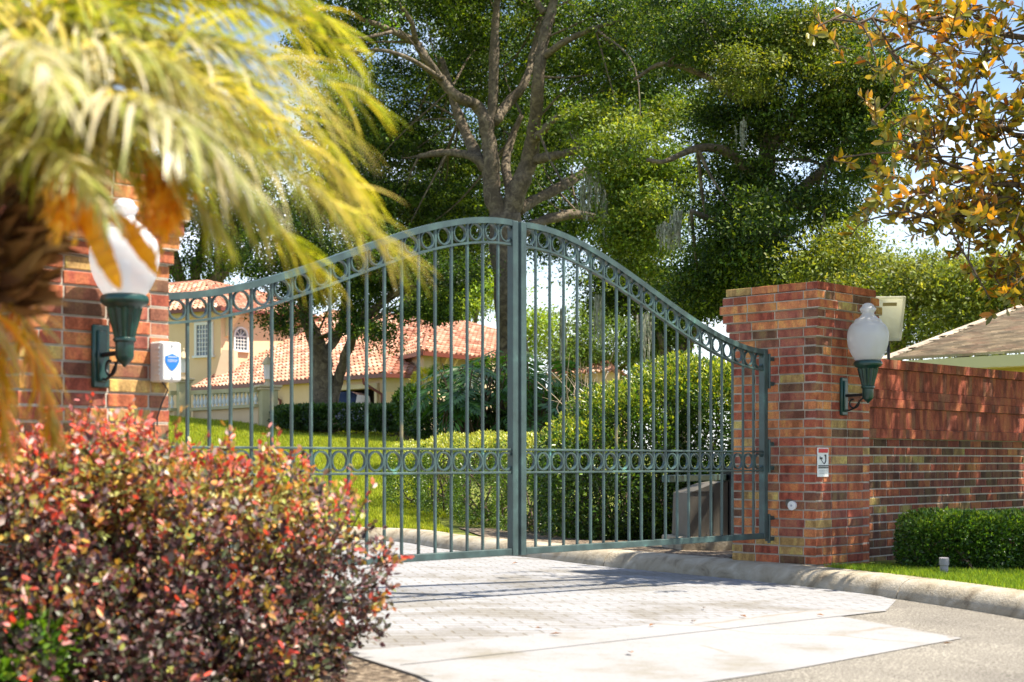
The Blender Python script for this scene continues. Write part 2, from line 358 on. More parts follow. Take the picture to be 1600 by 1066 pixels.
# ------------------------------------------------------------ ground, road, driveway, kerbs
kb_px = [(624, 847), (677, 855.5), (717, 860.5), (760, 865), (840, 872.5), (942, 885), (1100, 900), (1225, 913), (1350, 928), (1475, 946), (1600, 967), (1800, 1008)]
kb = [UG(*q) for q in kb_px]
kb = [np.array((-16, 19.6, 0)), np.array((-9, 18.7, 0)), np.array((-5, 17.6, 0)), np.array((-3, 16.6, 0)), np.array((-1.9, 15.75, 0))] + kb
def catmull(P, k=6):
    P = [np.array(q, float) for q in P]; P = [2 * P[0] - P[1]] + P + [2 * P[-1] - P[-2]]; o = []
    for i in range(1, len(P) - 2):
        for t in np.arange(k) / k:
            o.append(.5 * (2 * P[i] + (P[i + 1] - P[i - 1]) * t + (2 * P[i - 1] - 5 * P[i] + 4 * P[i + 1] - P[i + 2]) * t * t + (3 * P[i] - P[i - 1] - 3 * P[i + 1] + P[i + 2]) * t ** 3))
    o.append(P[-2]); return np.array(o)
KB = catmull(kb, 5)
KB[:, 2] = plane(KB[:, 0], KB[:, 1])
tng = np.gradient(KB[:, :2], axis=0); tng /= np.linalg.norm(tng, axis=1)[:, None]
KN = np.stack([-tng[:, 1], tng[:, 0], 0 * tng[:, 0]], 1)      # away from the driveway
prof = [(0, -.12), (0, .0), (.012, .035), (.035, .075), (.07, .105), (.11, .122), (.24, .128), (.25, .12), (.25, -.12)]
def kerb(i0, i1, name, label):
    P = KB[i0:i1 + 1].copy(); Nn = KN[i0:i1 + 1]
    e = unit(P[1] - P[0]) * .006; P[0] += e; P[-1] -= e
    m = MB(); k = len(prof); vs = []
    for i in range(len(P)):
        for (o_, h) in prof: vs.append(P[i] + Nn[i] * o_ + UP * h)
    fs = [(i * k + j, i * k + j + 1, (i + 1) * k + j + 1, (i + 1) * k + j) for i in range(len(P) - 1) for j in range(k - 1)]
    fs += [tuple(range(k)), tuple(range((len(P) - 1) * k, len(P) * k))[::-1]]
    m.add(vs, fs); return tag(m.build(name, M_kerb, smooth=True), label, kind='structure')
def near_idx(px, py):
    q = UG(px, py); return int(np.argmin(np.linalg.norm(KB[:, :2] - q[:2], axis=1)))
i1, i2 = near_idx(955, 886), near_idx(1397, 935); i3 = near_idx(640, 850)
kerb(0, i3, 'kerb', 'pale kerb curving away behind the gate')
kerb(i3, i1, 'kerb', 'concrete kerb passing under the closed gate leaves')
kerb(i1, i2, 'kerb', 'stained concrete kerb in front of the right brick pier')
kerb(i2, len(KB) - 1, 'kerb', 'concrete kerb running along the grass strip at the right')
left_edge = [(.9, 2.8), (-.0, 4.6), (-.34, 5.5), (-.82, 6.4), (-1.0, 6.72), (-1.55, 6.95), (-2.15, 7.5), (-4, 8.9), (-8, 11), (-16, 13)]
drive_poly = np.array([(p[0], p[1]) for p in KB] + [(9.0, -2.0), (9, -9), (-3, -9)] + left_edge)
def inside(poly, X, Y):
    r = np.zeros(X.shape, bool); j = len(poly) - 1
    for i in range(len(poly)):
        xi, yi = poly[i]; xj, yj = poly[j]
        c = ((yi > Y) != (yj > Y)) & (X < (xj - xi) * (Y - yi) / (yj - yi + 1e-12) + xi); r ^= c; j = i
    return r
def terrain(X, Y):
    b = plane(np.clip(X, -8, 8), np.clip(Y, -8, 20)) + .118
    t = np.clip(Y - 16.0, 0, 28.5)
    s_ = 1 - .75 * smooth01((X - 1.5) / 8)
    r = .058 * t * s_ + .010 * t * np.clip((-X - 7.7) * .35, -.6, 1.5)
    return b + r + .02 * np.sin(X * 1.7 + Y * .9) * smooth01((Y - 17) / 4)
gx = np.unique(np.concatenate([np.linspace(-600, -30, 12), np.linspace(-30, -7, 24), np.arange(-7, 7.5, .09), np.linspace(7.5, 40, 30), np.linspace(40, 600, 12)]))
gy = np.unique(np.concatenate([np.linspace(-60, 2, 12), np.arange(2, 20.5, .09), np.linspace(20.5, 70, 60), np.linspace(70, 1500, 14)]))
GX, GY = np.meshgrid(gx, gy); ins = inside(drive_poly, GX, GY)
dk = np.full(GX.shape, 9.)
for q0, q1 in zip(KB[:-1, :2], KB[1:, :2]):
    e_ = q1 - q0; tq = np.clip(((GX - q0[0]) * e_[0] + (GY - q0[1]) * e_[1]) / (e_ @ e_), 0, 1)
    dk = np.minimum(dk, np.hypot(GX - q0[0] - e_[0] * tq, GY - q0[1] - e_[1] * tq))
MULCH = [(.6, 4.0), (.0, 5.5), (-.5, 6.5), (-.9, 6.9), (-1.6, 7.0), (-3.6, 5.2), (-3.6, 1.2), (2.2, 1.2)]
ins = ins | (dk < .16) | inside(MULCH, GX, GY)
GZ = terrain(GX, GY); GZ = np.where(ins, plane(np.clip(GX, -16, 12), np.clip(GY, -10, 20)) - .15, GZ)
ni, nj = GX.shape; idx = np.arange(ni * nj).reshape(ni, nj)
Fg = np.stack([idx[:-1, :-1], idx[:-1, 1:], idx[1:, 1:], idx[1:, :-1]], -1).reshape(-1, 4)
g_ = np_mesh('lawn_ground', np.stack([GX, GY, GZ], -1).reshape(-1, 3), Fg, M_lawn, smooth=True); tag(g_, 'sloping lawn rising behind the gate', kind='structure')
def sheet(name, pts, dz, m, label, th=.0):
    mb = MB(); mb.poly([(x, y, plane(x, y) + dz) for x, y in pts]); o = mb.build(name, m); return tag(o, label, kind='structure')
sheet('road', [(-17, -9), (13, -9), (13, 20), (-17, 20)], -.005, M_asph, 'grey coarse asphalt road surface')
def xy(px, py): q = UG(px, py); return (q[0], q[1])
L1a, L1b = xy(612, 1041), xy(1384, 955)
kpts = [tuple(q) for q in KB[:near_idx(1384, 931) + 1, :2]]
def tri_sheet(name, poly, dz, m, label):
    import bmesh
    bm = bmesh.new(); vs = [bm.verts.new((x, y, plane(x, y) + dz)) for x, y in poly]; f = bm.faces.new(vs)
    bmesh.ops.triangulate(bm, faces=[f]); bmesh.ops.recalc_face_normals(bm, faces=bm.faces)
    me = bpy.data.meshes.new(name); bm.to_mesh(me); bm.free(); me.materials.append(m)
    if me.polygons[0].normal.z < 0: me.flip_normals()
    o = bpy.data.objects.new(name, me); finish(o, None, np.zeros(3)); return tag(o, label, kind='structure')
pv = kpts + [xy(1400, 938), L1b, L1a] + [(-.78, 6.33), (-.82, 6.4), (-1.0, 6.72), (-1.55, 6.95), (-2.15, 7.5), (-4, 8.9), (-8, 11), (-16, 13)]
tri_sheet('driveway', pv, 0.0, M_pave, 'pale brick paver driveway passing through the gate')
# border band of large concrete setts along the street edge of the driveway
b0, b1 = xy(552, 1018), xy(1290, 952)
tri_sheet('paver_border', [L1a, L1b, b1, b0], .0015, M_conc, 'smooth pale border band at the street edge of the driveway')
tri_sheet('concrete_apron', [xy(607, 1038), xy(1309, 962), xy(1503, 997), xy(1240, 1045), xy(1085, 1068), (.2, 3.6), (-.1, 4.4)], -.001, M_conc, 'white concrete apron between driveway and asphalt')
mb = MB()                                    # narrow concrete strip along the mulch bed
for a, b in zip(left_edge[:4], left_edge[1:5]):
    mb.wall(b, a, plane(*a) - .1, plane(*a) + .012, .05)
tag(mb.build('edging_strip', M_conc), 'thin pale concrete edging beside the mulch bed', kind='structure')
tri_sheet('mulch_bed', [(-.0, 4.0), (-.36, 5.5), (-.84, 6.38), (-1.02, 6.7), (-1.6, 6.93), (-3.7, 5.2), (-3.7, 2), (1.2, 1.4)], .006, M_mulch, 'dry brown bark mulch under the red shrub')
tri_sheet('mulch_bed', [tuple(q[:2]) for q in (KB + KN * .25)[near_idx(722, 861):near_idx(1120, 902)]] + [(2.0, 12.2), (2.2, 17.5), (-.8, 17.5)], .132, M_mulch, 'shaded brown mulch under the clipped hedges')

# ------------------------------------------------------------ brick piers and wall
BC = [(.46, .135, .065), (.36, .09, .055), (.24, .095, .06), (.17, .085, .05), (.52, .19, .08), (.46, .29, .11), (.32, .10, .07)]
BW = [6, 5, 2.4, 1.2, 4, 1.8, 3]
CH = .0677
def brick(mb, o, u, nn, x0, x1, z0, z1, dep, proj, cols, g=.0054, gx=None):
    """one brick: from x0..x1 along u, z0..z1, front face proj out of the plane through o along nn"""
    j = random.uniform(-.0006, .0006); gx = g if gx is None else gx; x0 += gx; x1 -= gx; z0 += g; z1 -= g
    c = o + u * (x0 + x1) / 2 + nn * (proj + j - dep / 2) + UP * (z0 + z1) / 2
    mb.box(c, (x1 - x0, dep, z1 - z0), u, nn, UP, col=cols, bev=.0028 if g > .003 else .0008)
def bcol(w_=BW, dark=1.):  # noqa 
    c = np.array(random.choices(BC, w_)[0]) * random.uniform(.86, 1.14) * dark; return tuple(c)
def pier(name, corner, label, zb, ndist):
    t = thing(name, (*(corner[:2]), zb), label, 'gate pier', 'brick piers either side of the gate')
    W = PW; cen = corner + ndist * d * W / 2 - n * W / 2
    ztop = 1.325; nc = int(round((ztop - zb) / CH)); mb = MB(); mo = MB()
    offs = {0: .035, 1: .052, 2: .07, 3: .052, 4: .035, 5: .0175}
    sides = [(d, n), (-n, d), (-d, -n), (n, -d)]
    for i in range(nc):
        z1 = ztop - i * CH; z0 = z1 - CH; pr = offs.get(i, 0.); w2 = W / 2 + pr
        mo.box(cen + UP * (z0 + z1) / 2, (2 * w2 - .012, 2 * w2 - .012, CH - (0.002 if i else .012)), d, n)
        flip = i % 2
        for (u, nn) in sides:
            uu = u if not flip else -u; o = cen + nn * w2 - uu * w2
            run = 2 * w2 - .098; k = 4 if pr < .02 else 4; a = 0.0; cuts = np.linspace(0, run, 4) if not flip else np.array([0, run * .17, run * .5, run * .83, run])
            if not flip: cuts = np.array([0, run * .33, run * .66, run])
            for x0, x1 in zip(cuts[:-1], cuts[1:]): brick(mb, o, uu, nn, x0, x1, z0, z1, .10, 0, bcol())
    mb.build('brick_face', M_brick, t, colors=True); mo.build('mortar_core', M_mortar, t)
    return t, cen
pier_r, cen_r = pier('brick_pier', P0, 'red and tan brick gate pier at the right, in full view, with camera sign', -.915, 1)
pier_l, cen_l = pier('brick_pier', PL, 'sunlit brick gate pier at the left, behind palm fronds and red shrub', -.80, -1)
# garden wall continuing from the right pier
wt = thing('brick_wall', tuple(P0 + d * .9 - n * .2 - UP * .85), 'low dark red brick wall with soldier courses running from right pier', 'brick wall')
wa = P0 + d * .76 - n * .20; WL = 7.0; z = .822; mb = MB(); mo = MB()
mo.box(wa + d * WL / 2 - n * .165 + UP * (-.95 + .81) / 2, (WL, .302, .81 + .95), d, n)
WL_ = [4, 5, 4, 3, 1, 1.4, 4]
BAND = [(.33, .085, .05), (.29, .075, .045), (.26, .07, .045), (.36, .095, .055), (.22, .08, .055)]
def run(z0, z1, lw, pr, offx=0., band=True):
    x = -offx
    while x < WL:
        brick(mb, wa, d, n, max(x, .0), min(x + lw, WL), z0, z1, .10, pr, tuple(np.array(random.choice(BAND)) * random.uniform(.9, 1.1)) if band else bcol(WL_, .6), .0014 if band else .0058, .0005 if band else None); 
        x += lw
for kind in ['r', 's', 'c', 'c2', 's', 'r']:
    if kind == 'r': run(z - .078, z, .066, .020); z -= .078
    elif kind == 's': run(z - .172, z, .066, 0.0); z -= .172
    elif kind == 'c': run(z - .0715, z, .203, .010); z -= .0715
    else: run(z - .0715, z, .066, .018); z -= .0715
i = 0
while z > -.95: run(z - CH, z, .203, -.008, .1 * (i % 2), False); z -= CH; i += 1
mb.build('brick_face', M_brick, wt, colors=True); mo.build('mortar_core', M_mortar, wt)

# ------------------------------------------------------------ gate leaves
G0 = P0 - n * .38; G0 = G0.copy(); G0[2] = 0   # gate line through pier centres
SM = 2.77                                        # meeting point distance from hinge side pier face
def along(px):                                   # distance from pier along the gate line of an image column
    a = (px - 800) / F; return (G0[0] - a * G0[1]) / (d[0] - a * d[1])
top_px = [(803.5, 345.5), (844, 351.5), (865, 360), (904, 376.5), (943, 399.5), (982, 426), (1021, 455), (1060, 482), (1099, 509), (1126, 524.5), (1162, 539), (1192, 546.5)]
tops = []
for px, py in top_px:
    s_ = along(px); Y = G0[1] - s_ * d[1]; tops.append((SM - s_, (720 - py) / F * Y))
tops = sorted(tops); TX = np.array([q[0] for q in tops]); TZ = np.array([q[1] for q in tops]); TX[0] = 0
def topz(x):
    c = np.polyfit(TX, TZ, 5); return np.polyval(c, np.clip(x, 0, 2.68))
LW = 2.66; pitch = LW / 20; ZB = -.585
def gate_leaf(sign, label):
    """local x from the meeting stile (0) towards the hinge, y across, z up; origin at the ground under the meeting stile"""
    base = G0 - d * (SM + .0) + d * sign * .012
    ang = math.atan2(d[1] * sign, d[0] * sign)
    t = bpy.data.objects.new('gate_leaf', None); C.objects.link(t); t.location = (base[0], base[1], 0); t.rotation_euler = (0, 0, ang)
    OFF[t.name] = np.zeros(3)
    tag(t, label, 'gate', 'two leaves of the iron driveway gate')
    X, Y, Z = np.eye(3)
    def part(name, mb, smooth=False): return mb.build(name, M_gate, t, smooth=smooth, world=False)
    m = MB(); m.box((.025, 0, (topz(0) + ZB) / 2 - .003), (.05, .05, topz(0) - ZB), bev=.003); part('meeting_stile', m)
    h = topz(LW) + .004; m = MB(); m.box((LW - .025, 0, (h + ZB) / 2), (.05, .05, h - ZB), bev=.003); part('hinge_stile', m)
    m = MB(); m.box((LW / 2, 0, ZB + .022), (LW - .104, .044, .042), bev=.003); part('bottom_rail', m)
    xs = np.linspace(.051, LW - .051, 40)
    def sweep(zoff, hh, wd, name):
        m = MB(); vs = []
        for i, x in enumerate(xs):
            s_ = (topz(x + .01) - topz(x - .01)) / .02; nn = np.array((-s_, 0, 1)) / math.hypot(1, s_)
            if i in (0, len(xs) - 1): nn = np.array((0, 0, 1.)) * math.hypot(1, s_)
            c = np.array((x, 0, topz(x) - .02)) + np.array((0, 0, 1.)) * zoff
            for a, b in ((-1, -1), (1, -1), (1, 1), (-1, 1)): vs.append(c + Y * a * wd / 2 + nn * b * hh / 2)
        k = len(xs); fs = [(4 * i + q, 4 * i + (q + 1) % 4, 4 * i + 4 + (q + 1) % 4, 4 * i + 4 + q) for i in range(k - 1) for q in range(4)] + [(0, 1, 2, 3), (4 * k - 4, 4 * k - 3, 4 * k - 2, 4 * k - 1)]
        m.add(vs, fs); part(name, m)
    sweep(0, .036, .046, 'top_rail'); sweep(-.133, .013, .03, 'arched_rail')
    for zz in (.068, -.073):
        m = MB(); m.box((LW / 2, 0, zz), (LW - .104, .03, .013), bev=.002); part('middle_rail', m)
    x0 = .025; pp = (LW - .05) / 20
    for k in range(1, 20):
        x = x0 + pp * k; zt = topz(x) - .036; m = MB()
        m.box((x, 0, (zt + ZB + .04) / 2), (.0155, .0155, zt - ZB - .04), (1, 0, 0), (0, 1, 0), bev=.0015); part('picket', m)
    for k in range(20):
        x = x0 + pp * (k + .5); s_ = (topz(x + .02) - topz(x - .02)) / .04
        m = MB(); Xs = unit(np.array((1, 0, s_))); r_ = .0535
        m.ring((x, 0, topz(x) - .0885), r_, r_ - .0085, .02, X, Z, Y, 22); part('ring', m, True)
        m = MB(); m.ring((x, 0, -.0025), .0585, .0495, .02, X, Z, Y, 22); part('ring', m, True)
    for z0, z1 in ((topz(LW) - .03, topz(LW) - .29), (.16, -.09), (-.40, -.62)):
        m = MB(); zc = (z0 + z1) / 2; zh = abs(z0 - z1)
        for q in (-.36, .36): m.box((LW + .055, -.004, zc + q * zh), (.11, .018, .03), bev=.002)
        m.tube([(LW + .03, -.012, z1), (LW + .03, -.012, z0)], .013, 10); m.box((LW + .107, 0, zc), (.006, .075, zh))
        part('hinge', m)
    return t
gate_leaf(1, 'right leaf of arched green iron gate, hinged on the right brick pier')
gate_leaf(-1, 'left leaf of arched green iron gate, its outer end behind the palm and left pier')

# gate opener behind the right leaf
opb = U(1096, 845, 12.9); zg = float(terrain(np.array(opb[0]), np.array(opb[1])))
t = thing('gate_opener', (opb[0], opb[1], zg), 'beige box of the gate motor on a concrete pad beside the right pier', 'gate opener')
c0 = np.array((opb[0], opb[1], 0.)); ux = unit(np.array((1., .25, 0))); uy = np.cross(UP, ux)
m = MB(); m.box(c0 + UP * (zg + .05) + ux * .0, (.56, .5, .16), ux, uy, bev=.01); m.build('pad', M_kerb, t)
hz0, hz1 = zg + .132, U(0, 752, 12.9)[2]
m = MB(); q = [(-.205, hz0), (.17, hz0), (.17, hz1), (.03, hz1 - .02), (-.19, hz1 - .10)]
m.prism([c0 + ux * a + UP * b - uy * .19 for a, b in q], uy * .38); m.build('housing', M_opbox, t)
m = MB(); m.box(c0 + ux * .03 - uy * .194 + UP * (hz0 + .2), (.006, .006, .36), ux, uy); m.box(c0 - ux * .1 - uy * .194 + UP * (hz0 + .385), (.2, .006, .005), ux, uy); m.build('panel_seam', M_ink, t)
m = MB(); m.box(c0 + ux * .215 - uy * .12 + UP * (zg + .36), (.075, .2, .72), ux, uy, bev=.004); m.build('post', M_black, t)
a0 = G0 - d * along(1045) - n * .03; a1 = c0 + ux * .24; zz = .0 - .125
m = MB(); A = a0 + UP * zz; B = a1 + UP * (zz - .02); dir_ = unit(B - A); m.box((A + B) / 2, (np.linalg.norm(B - A), .05, .05), dir_, unit(np.cross(UP, dir_)), UP, bev=.004); m.build('arm', M_gate, t)
m = MB()
for k in (-.02, .04): m = MB(); m.lathe([(.009, 0), (.009, .006)], c0 + ux * k - uy * .192 + UP * (hz0 + .025), 10, X=ux, Y=UP, A=-uy); m.build('bolt', M_chrome, t)

# ------------------------------------------------------------ lamps (one built, one copied)
def make_lamp(loc, label):
    """local +X along the pier (d), local -Y outwards (n)"""
    t = bpy.data.objects.new('wall_lamp', None); C.objects.link(t); OFF[t.name] = np.zeros(3)
    t.location = loc; t.rotation_euler = (0, 0, math.atan2(d[1], d[0]))
    tag(t, label, 'lamp', 'wall lamps on the gate piers')
    ax = -.218; z0 = lambda y: (155 - y) / 1016.0     # zoomed photo row to height below the finial
    def part(name, m, mt, smooth=True, par=t): return m.build(name, mt, par, smooth=smooth, world=False)
    m = MB(); m.box((0, -.012, z0(857)), (.085, .024, .285), bev=.006); m.box((0, -.03, z0(857)), (.05, .014, .235), bev=.006); part('backplate', m, M_lampgreen)
    m = MB(); m.tube([(0, -.03, z0(852)), (0, -.10, z0(850)), (0, ax + .03, z0(848))], .011, 10)
    part('arm', m, M_black)
    m = MB(); th = np.linspace(-.3, 4.9, 26); rr = np.linspace(.052, .022, 26)
    m.tube([(0, -.095 + .0 - r_ * math.cos(a), z0(905) - r_ * math.sin(a)) for a, r_ in zip(th, rr)], .0065, 8)
    m.tube([(0, -.03, z0(960)), (0, -.06, z0(965)), (0, -.10, z0(950)), (0, -.15, z0(895)), (0, -.19, z0(862))], .006, 8); part('scroll', m, M_black)
    cup = [(640, .062), (655, .068), (680, .066), (720, .058), (760, .048), (780, .043)]
    m = MB(); m.lathe([(r_, z0(y)) for y, r_ in [(588, .07), (590, .088), (597, .1), (612, .106), (626, .104), (636, .094), (646, .078), (655, .072)]][::-1], (0, ax, 0), 40); part('collar', m, M_lampgreen)
    m = MB(); m.lathe([(r_, z0(y)) for y, r_ in [(652, .078), (680, .071), (710, .064), (745, .054), (785, .045)]][::-1], (0, ax, 0), 96, flute=12, fd=.16); part('fluted_cup', m, M_lampgreen)
    m = MB(); m.lathe([(r_, z0(y)) for y, r_ in [(783, .045), (788, .05), (798, .05), (806, .041), (866, .040), (880, .036), (892, .026), (902, .014), (915, .004)]][::-1], (0, ax, 0), 32); part('stem', m, M_lampgreen)
    gl = [(157, .012), (162, .028), (172, .040), (186, .046), (196, .058), (206, .061), (216, .056), (228, .046), (240, .044), (256, .056), (272, .074), (280, .092), (290, .100), (300, .099), (304, .103), (312, .115), (326, .128), (345, .139), (370, .148), (400, .152), (440, .151), (480, .145), (520, .132), (555, .115), (588, .094)]
    m = MB(); m.lathe([(r_, z0(y)) for y, r_ in gl][::-1], (0, ax, 0), 40); part('globe', m, M_globe, 'all')
    m = MB(); m.lathe([(.03, z0(588)), (.03, z0(540)), (.022, z0(520)), (.03, z0(490)), (.028, z0(450)), (.01, z0(430))], (0, ax, 0), 20); part('bulb', m, M_grey)
    return t
lp = P0 + d * .36; ly = lp.copy(); lamp_r = make_lamp((lp[0], lp[1], 1.175), 'green wall lamp with white acorn globe on the right pier, clear of plants')
def copy_tree(o, parent=None):
    c = o.copy(); C.objects.link(c); c.parent = parent; OFF[c.name] = np.zeros(3)
    for ch in list(o.children): copy_tree(ch, c)
    return c
lamp_l = copy_tree(lamp_r); q = PL - d * .37; lamp_l.location = (q[0], q[1], 1.162)
lamp_l['label'] = 'green wall lamp on the left pier with orange palm flowers hanging before its globe'

# ------------------------------------------------------------ small things on the piers
bc = PL - d * .056; t = thing('alarm_box', (bc[0], bc[1], .36), 'white louvred box with blue shield emblem on the left pier', 'alarm box')
m = MB(); m.box(bc + n * .045 + UP * .458, (.104, .09, .185), d, n, bev=.006)
m.box(bc + n * .098 + UP * .458, (.100, .016, .178), d, n, bev=.006)
for k in range(7): m.box(bc - d * .055 + n * .062 + UP * (.40 + k * .02), (.006, .045, .008), d, n)
m.build('case', M_boxwhite, t)
def shield(sc_, y): 
    pts = []
    for a in [(-.5, .32), (-.36, .36), (-.22, .42), (0, .5), (.22, .42), (.36, .36), (.5, .32), (.5, .02), (.4, -.2), (.22, -.42), (0, -.58), (-.22, -.42), (-.4, -.2), (-.5, .02)]:
        pts.append(bc + n * y + d * a[0] * sc_ + UP * (.458 + a[1] * sc_))
    return pts
m = MB(); m.prism(shield(.074, .106), n * .0025); m.build('shield_emblem', M_blue, t)
m = MB(); fc = bc + n * .1092
for z_, w_, h_ in ((.480, .045, .004), (.466, .052, .003), (.459, .048, .003)):
    x = -w_ / 2
    while x < w_ / 2 - .003: m.box(fc + d * (x + .003) + UP * z_, (.0045, .0008, h_), d, n); x += .0068
m.build('emblem_lettering', M_boxwhite, t)
for z_ in (.532, .384): m = MB(); m.lathe([(.008, 0), (.006, .003)], bc + n * .106 + UP * z_, 12, X=d, Y=UP, A=n); m.build('screw', M_grey, t)
cb = bc - d * .02; t2 = None
m = MB(); m.tube([cb + n * .05 + UP * .37, cb + n * .055 + d * .03 + UP * .33, cb + n * .03 + d * .015 + UP * .27, cb + n * .012 + UP * .2, cb + n * .01 + UP * -.5], .004, 6); m.build('cable', M_ink, t)

sg = P0 + d * .085; t = thing('warning_sign', (sg[0], sg[1], -.118), 'white camera warning sign with red header on the right pier', 'sign')
m = MB(); m.box(sg + n * .004 + UP * -.012, (.148, .005, .216), d, n, bev=.001); m.build('plate', M_boxwhite, t)
f_ = sg + n * .0085
m = MB(); m.box(f_ + UP * .074, (.124, .002, .030), d, n); m.build('red_header', M_redp, t)
m = MB(); m.box(f_ - d * .028 + UP * .018, (.034, .002, .014), d, n); m.box(f_ - d * .042 + UP * .02, (.01, .002, .02), d, n)
th = np.linspace(-1.5, 1.1, 12); m.tube([f_ + d * (.004 + .03 * math.cos(a)) + UP * (.012 + .034 * math.sin(a)) for a in th], .0042, 6)
m.box(f_ + d * .034 + UP * .028, (.011, .002, .036), d, n); m.tube([f_ - d * .028 + UP * .008, f_ - d * .012 - UP * .008, f_ + d * .008 - UP * .02], .0022, 6); m.build('camera_pictogram', M_ink, t)
m = MB()
for z_, h_ in ((-.038, .0085), (-.052, .0085)):
    x = -.064
    while x < .062:
        w_ = random.uniform(.005, .008); m.box(f_ + d * (x + w_ / 2) + UP * z_, (w_, .002, h_), d, n); x += w_ + .0018
m.build('bold_lettering', M_ink, t)
m = MB()
for z_ in (-.072, -.083, -.094):
    x = -.055
    while x < .05: w_ = random.uniform(.003, .009); m.box(f_ + d * (x + w_ / 2) + UP * z_, (w_, .0016, .0028), d, n); x += w_ + .002
m.build('fine_lettering', M_grey, t)
# round photo-eye on the gate face of the right pier
s_ = None
a = (1239 - 800) / F; tt = (P0[0] - a * P0[1]) / (-n[0] * -1 + a * n[1] * -1) if False else None
best = min(np.linspace(0, .76, 400), key=lambda q: abs((P0[0] - n[0] * q) / (P0[1] - n[1] * q) - a)); ec = P0 - n * best + UP * (-.335)
t = thing('photo_eye', tuple(ec), 'small round white photo eye reflector on the right pier', 'sensor')
m = MB(); m.lathe([(.034, 0), (.036, .012), (.034, .022), (.02, .024)], ec, 28, X=n, Y=UP, A=-d); m.build('reflector_disc', M_boxwhite, t, smooth=True)
m = MB(); m.lathe([(.009, 0), (.007, .004)], ec - d * .024, 16, X=n, Y=UP, A=-d); m.build('centre_stud', M_grey, t)
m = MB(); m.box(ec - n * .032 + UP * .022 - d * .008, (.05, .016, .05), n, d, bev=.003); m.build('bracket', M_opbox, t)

# floodlight housing on a pole behind the wall
fl = U(1389, 498, 12.9); t = thing('floodlight', (fl[0], fl[1], -.85), 'square tilted floodlight with yellowed lens standing behind the right lamp', 'floodlight')
vx = unit(np.array((1., -.12, 0))); vz = unit(np.array((0., -.18, 1.))); vy = np.cross(vz, vx)
hw, hh = .125, .185
fr = [fl + vx * a * hw * (1 if b > 0 else .82) + vz * b * hh for a, b in ((-1, -1), (1, -1), (1, 1), (-1, 1))]
bk = [fl + vx * a * hw * .55 + vz * b * hh * .6 + vy * .11 for a, b in ((-1, -1), (1, -1), (1, 1), (-1, 1))]
m = MB(); m.add(fr + bk, [(4, 5, 6, 7), (0, 1, 5, 4), (1, 2, 6, 5), (2, 3, 7, 6), (3, 0, 4, 7)]); m.build('reflector_housing', M_lens, t)
m = MB()
for i_ in range(4):
    a_, b_ = fr[i_], fr[(i_ + 1) % 4]; u_ = unit(b_ - a_); m.box((a_ + b_) / 2 - vy * .008, (np.linalg.norm(b_ - a_) + .012, .022, .02), u_, vy, np.cross(u_, vy), bev=.003)
m.build('lens_frame', M_lens, t)
m = MB(); m.poly([p_ - vy * .004 for p_ in fr]); m.build('lens', M_lens, t)
m = MB(); m.box(fl - vy * .012 + vz * hh * .68, (.12, .006, .03), vx, vy, vz); m.build('label_strip', mat('faded_ochre', (.36, .28, .10), .6)[0], t)
m = MB(); m.tube([fl + vy * .05 - vz * .1, fl + vy * .03 - UP * .3, np.array((fl[0] + .02, fl[1], -.85))], .014, 10); m.build('pole', M_black, t)

# pvc pipe stub in the grass strip
pp_ = U(1475, 890, 10.2); zt = terrain(np.array(pp_[0]), np.array(pp_[1]))
m = MB(); m.lathe([(.029, 0), (.029, .075), (.034, .078), (.034, .125), (.028, .128)], (pp_[0], pp_[1], float(zt)), 18); tag(m.build('pipe_stub', M_pvc, smooth=True), 'short grey plastic pipe standing in front of the boxwood hedge', 'pipe')
